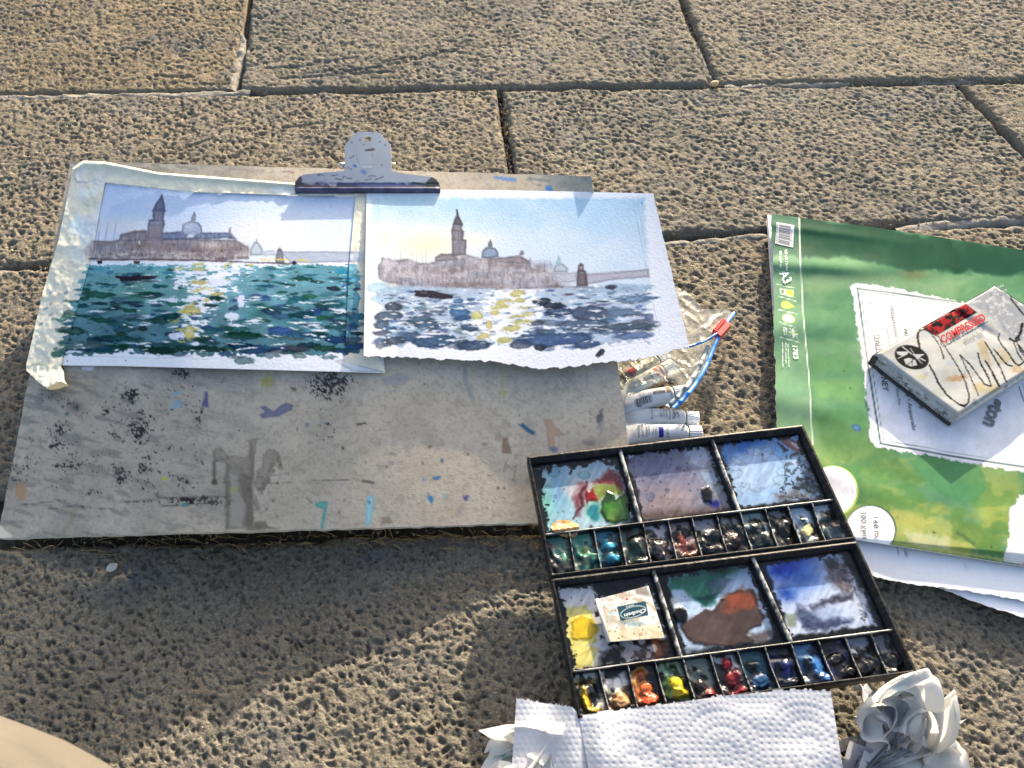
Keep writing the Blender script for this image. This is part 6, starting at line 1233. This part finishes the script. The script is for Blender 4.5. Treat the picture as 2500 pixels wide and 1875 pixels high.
# ------------------------------------------------------------------ paper towel
z9 = Zm(1100, 1575, .6329)
M['towel'] = mat_plain('white_tissue', (.50, .505, .54), .95, .1, .02, 80, layers=[(900, .25, .0004)])
towel = thing('paper_towel', U(1700, 1850, 0), 'white embossed kitchen towel sheet laid over the near edge of the palette', 'paper towel')
def towel_sheet(top, bot, nx, ny, zf, seed):
    X, Y = edge_grid(top, bot, nx, ny); v = np.linspace(0, 1, ny)[:, None]; tt = np.linspace(0, 1, nx)[None]
    Y = Y+np.where(v < .012, -4*(vn(tt*90, tt*0, seed) > .72), 0)
    # embossing: dimples in hexagonal rows, pressed arcs in fan patterns
    Wp = U(X, Y, .05); gx_, gy_ = Wp[..., 0]/.0046, Wp[..., 1]/.0040; row = np.floor(gy_); fx = gx_+.5*(row % 2); dx = fx-np.floor(fx)-.5; dy = gy_-row-.5
    e = -.00024*np.exp(-(dx**2+dy**2)/.05)
    for (cx, cy) in (z9(1060, 420)[0], z9(1385, 395)[0], z9(700, 470)[0]):
        c_ = U(cx, cy, .05); r = np.hypot(Wp[..., 0]-c_[0], Wp[..., 1]-c_[1]); k_ = np.floor(r/.0052); fr = r/.0052-k_-.5; na = np.maximum(3, np.round(2*np.pi*(k_+.5)*.0052/.0044)); an = (np.arctan2(Wp[..., 1]-c_[1], Wp[..., 0]-c_[0])/(2*np.pi)+.5)*na; fa = an-np.floor(an)-.5
        e = np.where(r < .037, -.00028*np.exp(-(fr**2+fa**2)/.05)+.00006*np.sin(r/.0104*2*np.pi), e)
    Z = zf(X, Y)+e+.0026*(fbm(X/150, Y/90, seed, 2)-.5)
    return sheet('towel_sheet', U(X, Y, Z), M['towel'], towel, None, .0004)
towel_sheet(z9(496,272,700,246,860,224,1050,197,1200,182,1340,172,1466,178), z9(560,640,700,640,1100,640,1300,640,1540,640), 330, 140, lambda x, y: .0560-.00004*(y-1690)+.004*np.exp(-((x-1470)/60)**2)*sst(1690, 1850, y)-.005*sst(1480, 1400, x), 3)
towel_sheet(z9(254,207,300,214,385,228,470,239,500,272), z9(225,640,300,640,400,640,520,640,590,640), 110, 110, lambda x, y: .046+.004*sst(1330, 1400, x)-.00003*(y-1700)+.0015*np.sin(x/20), 8)
# ------------------------------------------------------------------ crumpled tissues
def mat_tissue():
    m = mat_attr('crumpled_tissue', .95, .1, [(500, .25, .0005)]); nt = m.node_tree; b = nt.nodes['Principled BSDF']; out = nt.nodes['Material Output']
    tl = nt.nodes.new('ShaderNodeBsdfTranslucent'); a = [n for n in nt.nodes if n.bl_idname == 'ShaderNodeVertexColor'][0]; nt.links.new(a.outputs[0], tl.inputs[0])
    mx = nt.nodes.new('ShaderNodeMixShader'); mx.inputs[0].default_value = .38; nt.links.new(b.outputs[0], mx.inputs[1]); nt.links.new(tl.outputs[0], mx.inputs[2]); nt.links.new(mx.outputs[0], out.inputs[0]); return m
M['tissue'] = mat_tissue()
def tri(p): return np.abs((p % 1)-.5)*4-1
def crumple(label, base, size, seed, stains, folds=11, n=120, gain=.80):
    """a square of tissue bent again and again about random creases, then squeezed to its bulk"""
    rg = np.random.default_rng(seed); u, v = np.meshgrid(np.linspace(-1, 1, n), np.linspace(-1, 1, n))
    z0 = .25*(fbm(u*1.5, v*1.5, seed, 3)-.5)
    for k in range(10):
        a_ = rg.uniform(0, 6.28); f = rg.uniform(1.2, 5); z0 = z0+.036*tri((u*math.cos(a_)+v*math.sin(a_)+.3*fbm(u*2+k, v*2, seed+k, 2))*f+rg.uniform())/f**.8
    P = np.stack([u, v, z0], -1).reshape(-1, 3)
    for k in range(folds):
        c = P.mean(0)+rg.normal(size=3)*P.std(0)*.45; nrm = rg.normal(size=3); nrm[2] *= .5; nrm /= np.linalg.norm(nrm); ax = np.cross(nrm, rg.normal(size=3)); ax /= np.linalg.norm(ax); mm = np.cross(ax, nrm)
        Q = P-c; d = Q@nrm; a_ = Q@ax; h = Q@mm; ang = rg.uniform(1.0, 2.5)*rg.choice((-1, 1)); Rb = rg.uniform(.06, .20)
        L = Rb*abs(ang); t = np.clip(d/L, 0, 1)*abs(ang); sg = np.sign(ang); hh = h*sg
        rad = np.sign(Rb-hh)*np.abs(Rb-hh); e = np.maximum(d-L, 0)
        nd = np.where(d < 0, d, rad*np.sin(t)+e*np.cos(t)); nh = np.where(d < 0, hh, Rb-rad*np.cos(t)+e*np.sin(t))*sg
        P = c+nd[:, None]*nrm+a_[:, None]*ax+nh[:, None]*mm
        P = P-P.mean(0); ex = np.abs(P).max(0); P = P*np.minimum(1, 1.1/ex)
    P = P/np.percentile(np.abs(P), 97, axis=0); P = np.sign(P)*np.minimum(np.abs(P), 1.15)**.95
    G = P.reshape(n, n, 3)
    for _ in range(3): G[1:-1, 1:-1] = (G[1:-1, 1:-1]*2+G[:-2, 1:-1]+G[2:, 1:-1]+G[1:-1, :-2]+G[1:-1, 2:])/6
    G = G*np.array(size)+np.array(base); G[..., 2] += .003-G[..., 2].min()
    px, py = PR(G); cv = Cv(px, py, (238, 238, 236)); [cv.blob(x, y, rx, ry, .3, c_, a_2, 8, 6, 12, tex=.4) for x, y, rx, ry, c_, a_2 in stains]
    o = sheet('crumpled_tissue', G, M['tissue'], None, cv.out(gain)); tag(o, label, 'tissue', 'crumpled tissues'); return o
crumple('crumpled white tissue with faint teal stains left of the palette towel', U(1305, 1905, .0), (.037, .026, .022), 1, [(1235, 1848, 12, 5, (110,190,186), .8), (1352, 1872, 12, 5, (110,190,190), .8)])
crumple('tall crumpled white tissue standing right of the paper towel', U(2125, 1800, .0), (.027, .023, .042), 24, [(2190, 1680, 12, 10, (170,206,214), .6)])
crumple('crumpled white tissue with grey-violet stains at the foot of the taller one', U(2165, 1890, .0), (.044, .026, .018), 15, [(2100, 1850, 50, 40, (150,146,166), .7), (2150, 1870, 40, 26, (90,92,110), .7)])
# ------------------------------------------------------------------ pebble, dry grass, chips
def pebble(label, px, py, r, seed, col):
    bm = bmesh.new(); bmesh.ops.create_icosphere(bm, subdivisions=3, radius=1.0); D = np.array([v.co for v in bm.verts]); F = np.array([tuple(v.index for v in f.verts) for f in bm.faces]); bm.free()
    R = .8+.5*vn(D[:,0]*1.3+seed, D[:,1]*1.3+D[:,2], seed); V = D*R[:, None]*np.array([r, r*.8, r*.7])+U(px, py, 0)+np.array([0, 0, r*.35])
    o = mk('pebble', V, F, mat_plain('pebble_%d' % seed, col, .7, .3, .15, 200), None, None, True); tag(o, label, 'pebble')
pebble('small white pebble on the shaded slab below the drawing board', 275, 1387, .0046, 3, (.55, .52, .47))
pebble('tiny tan stone chip wedged where two paving joints meet', 1744, 206, .0052, 6, (.55, .40, .20))
M['straw'] = mat_plain('dry_grass', (.30, .22, .11), .9, .1, .4, 300)
Vs, Fs = [], []; random.seed(31)
def blade(p, q, r):
    m_ = (np.array(p)+np.array(q))/2+np.array([rnd(-.006, .006), rnd(-.006, .006), rnd(0, .006)]); t_ = np.linspace(0, 1, 7)[:, None]
    path = (1-t_)**2*np.array(p)+2*t_*(1-t_)*m_+t_**2*np.array(q); V, F = tube(path, r, 4, False); o_ = sum(len(v) for v in Vs); Vs.append(V); Fs.extend([tuple(k+o_ for k in f) for f in F])
for k in range(150):
    x = rnd(-.44, .0); y = .302+.02*x+rnd(-.012, .010); a = rnd(0, 6.28); l = rnd(.008, .03); blade((x, y, rnd(-.012, -.002)), (x+l*math.cos(a), y+l*.35*math.sin(a), rnd(-.006, .006)), rnd(.0002, .0005))
for k in range(24):
    p = U(1232+rnd(-6, 6), rnd(240, 415), 0); a = rnd(0, 6.28); l = rnd(.006, .02); blade((p[0], p[1], -.01), (p[0]+l*.3*math.cos(a), p[1]+l*math.sin(a), rnd(-.006, .001)), .0004)
for k in range(16):
    p = U(1695+rnd(-12, 12), 1048+rnd(-10, 10), .003); a = rnd(0, 6.28); l = rnd(.005, .014); blade(p, p+np.array([l*math.cos(a), l*math.sin(a), rnd(0, .003)]), .0004)
chips, cF = [], []
def chip(x, y, z, r):
    c_ = np.array([(1,0,0),(-1,0,0),(0,1,0),(0,-1,0),(0,0,1),(0,0,-1)])*r*np.array([[rnd(.6,1.3)] for _ in range(6)])+np.array([x, y, z]); o_ = len(chips)*6; chips.append(c_)
    cF.extend([(o_+a, o_+b, o_+c) for a, b, c in ((0,2,4),(2,1,4),(1,3,4),(3,0,4),(2,0,5),(1,2,5),(3,1,5),(0,3,5))])
for k in range(900):
    t_ = random.random(); jl = random.choice((0, 1, 2, 2, 1, 3, 4))
    (x0, y0), (x1, y1) = (((-60, 238), (1740, 208)), ((1700, 207), (2540, 194)), ((-60, 660), (2540, 524)), ((1222, 232), (1250, 425)), ((1668, 0), (1748, 208)))[jl]
    p = U(x0+(x1-x0)*t_, y0+(y1-y0)*t_, 0); chip(p[0]+random.gauss(0, .006), p[1]+random.gauss(0, .006), rnd(-.008, .001), rnd(.0005, .0018))
for k in range(260): p = U(rnd(0, 2500), rnd(0, 1875), 0); chip(p[0], p[1], rnd(-.001, .0012), rnd(.0004, .0011))
for k in range(240): x = rnd(-.45, .05); chip(x, .318+.03*x+random.gauss(0, .012), rnd(-.010, -.002), rnd(.0006, .002))
o = mk('grit', np.concatenate(chips), cF, mat_plain('loose_grit', (.24, .21, .165), .9, .1, .6, 700), None, None, False); tag(o, 'loose grit and stone crumbs scattered in the paving joints', 'grit', None, 'stuff')
o = mk('dry_grass', np.concatenate(Vs), Fs, M['straw'], None); tag(o, 'wisps of dry grass in the paving joints beside the drawing board', 'dry grass', None, 'stuff')
# ------------------------------------------------------------------ the artist's knee in the near left corner
def leg_person():
    kn = U(-660, 1890, .27); kn2 = np.array([.52, -.10, .25])
    pts = [(-.34, -.30, .045), (-.40, -.22, .06), (-.46, -.06, .12), tuple(kn+np.array([-.02, .0, -.05])), tuple(kn), tuple(U(-270, 2110, .27)), tuple(U(0, 2268, .27)), (-.02, -.36, .17), (.14, -.30, .17), (.34, -.20, .22), tuple(kn2), (.40, -.16, .12), (.20, -.22, .06), (.08, -.24, .05)]
    rad = [.032, .040, .050, .056, .060, .062, .070, .11, .09, .075, .062, .05, .04, .032]
    P = np.array(pts); L = np.cumsum(np.r_[0, np.linalg.norm(np.diff(P, axis=0), axis=1)]); q = np.linspace(0, L[-1], 160)
    Q = np.stack([np.interp(q, L, P[:, k]) for k in range(3)], -1); R = np.interp(q, L, rad)
    for _ in range(4): Q[1:-1] = (Q[:-2]+2*Q[1:-1]+Q[2:])/4; R[1:-1] = (R[:-2]+2*R[1:-1]+R[2:])/4
    V, F = tube(Q, R, 120); n_ = vn(V[:,0]*18+V[:,2]*9, V[:,1]*18, 3); V = V+np.array([0, 0, 1])*((n_-.5)*.008)[:, None]; kx, ky = PR(V); dl = np.abs((kx+60)*.62-(ky-1745)*.78); V[:, 2] -= .0045*np.exp(-(dl/16)**2)
    o = mk('person', V, F, mat_plain('beige_cotton', (.092, .083, .071), .9, .15, .06, 30, layers=[(14, .5, .006), (900, .5, .0006)]), None)
    tag(o, 'knee of a seated person in beige trousers, near left corner, out of focus', 'person')
leg_person()
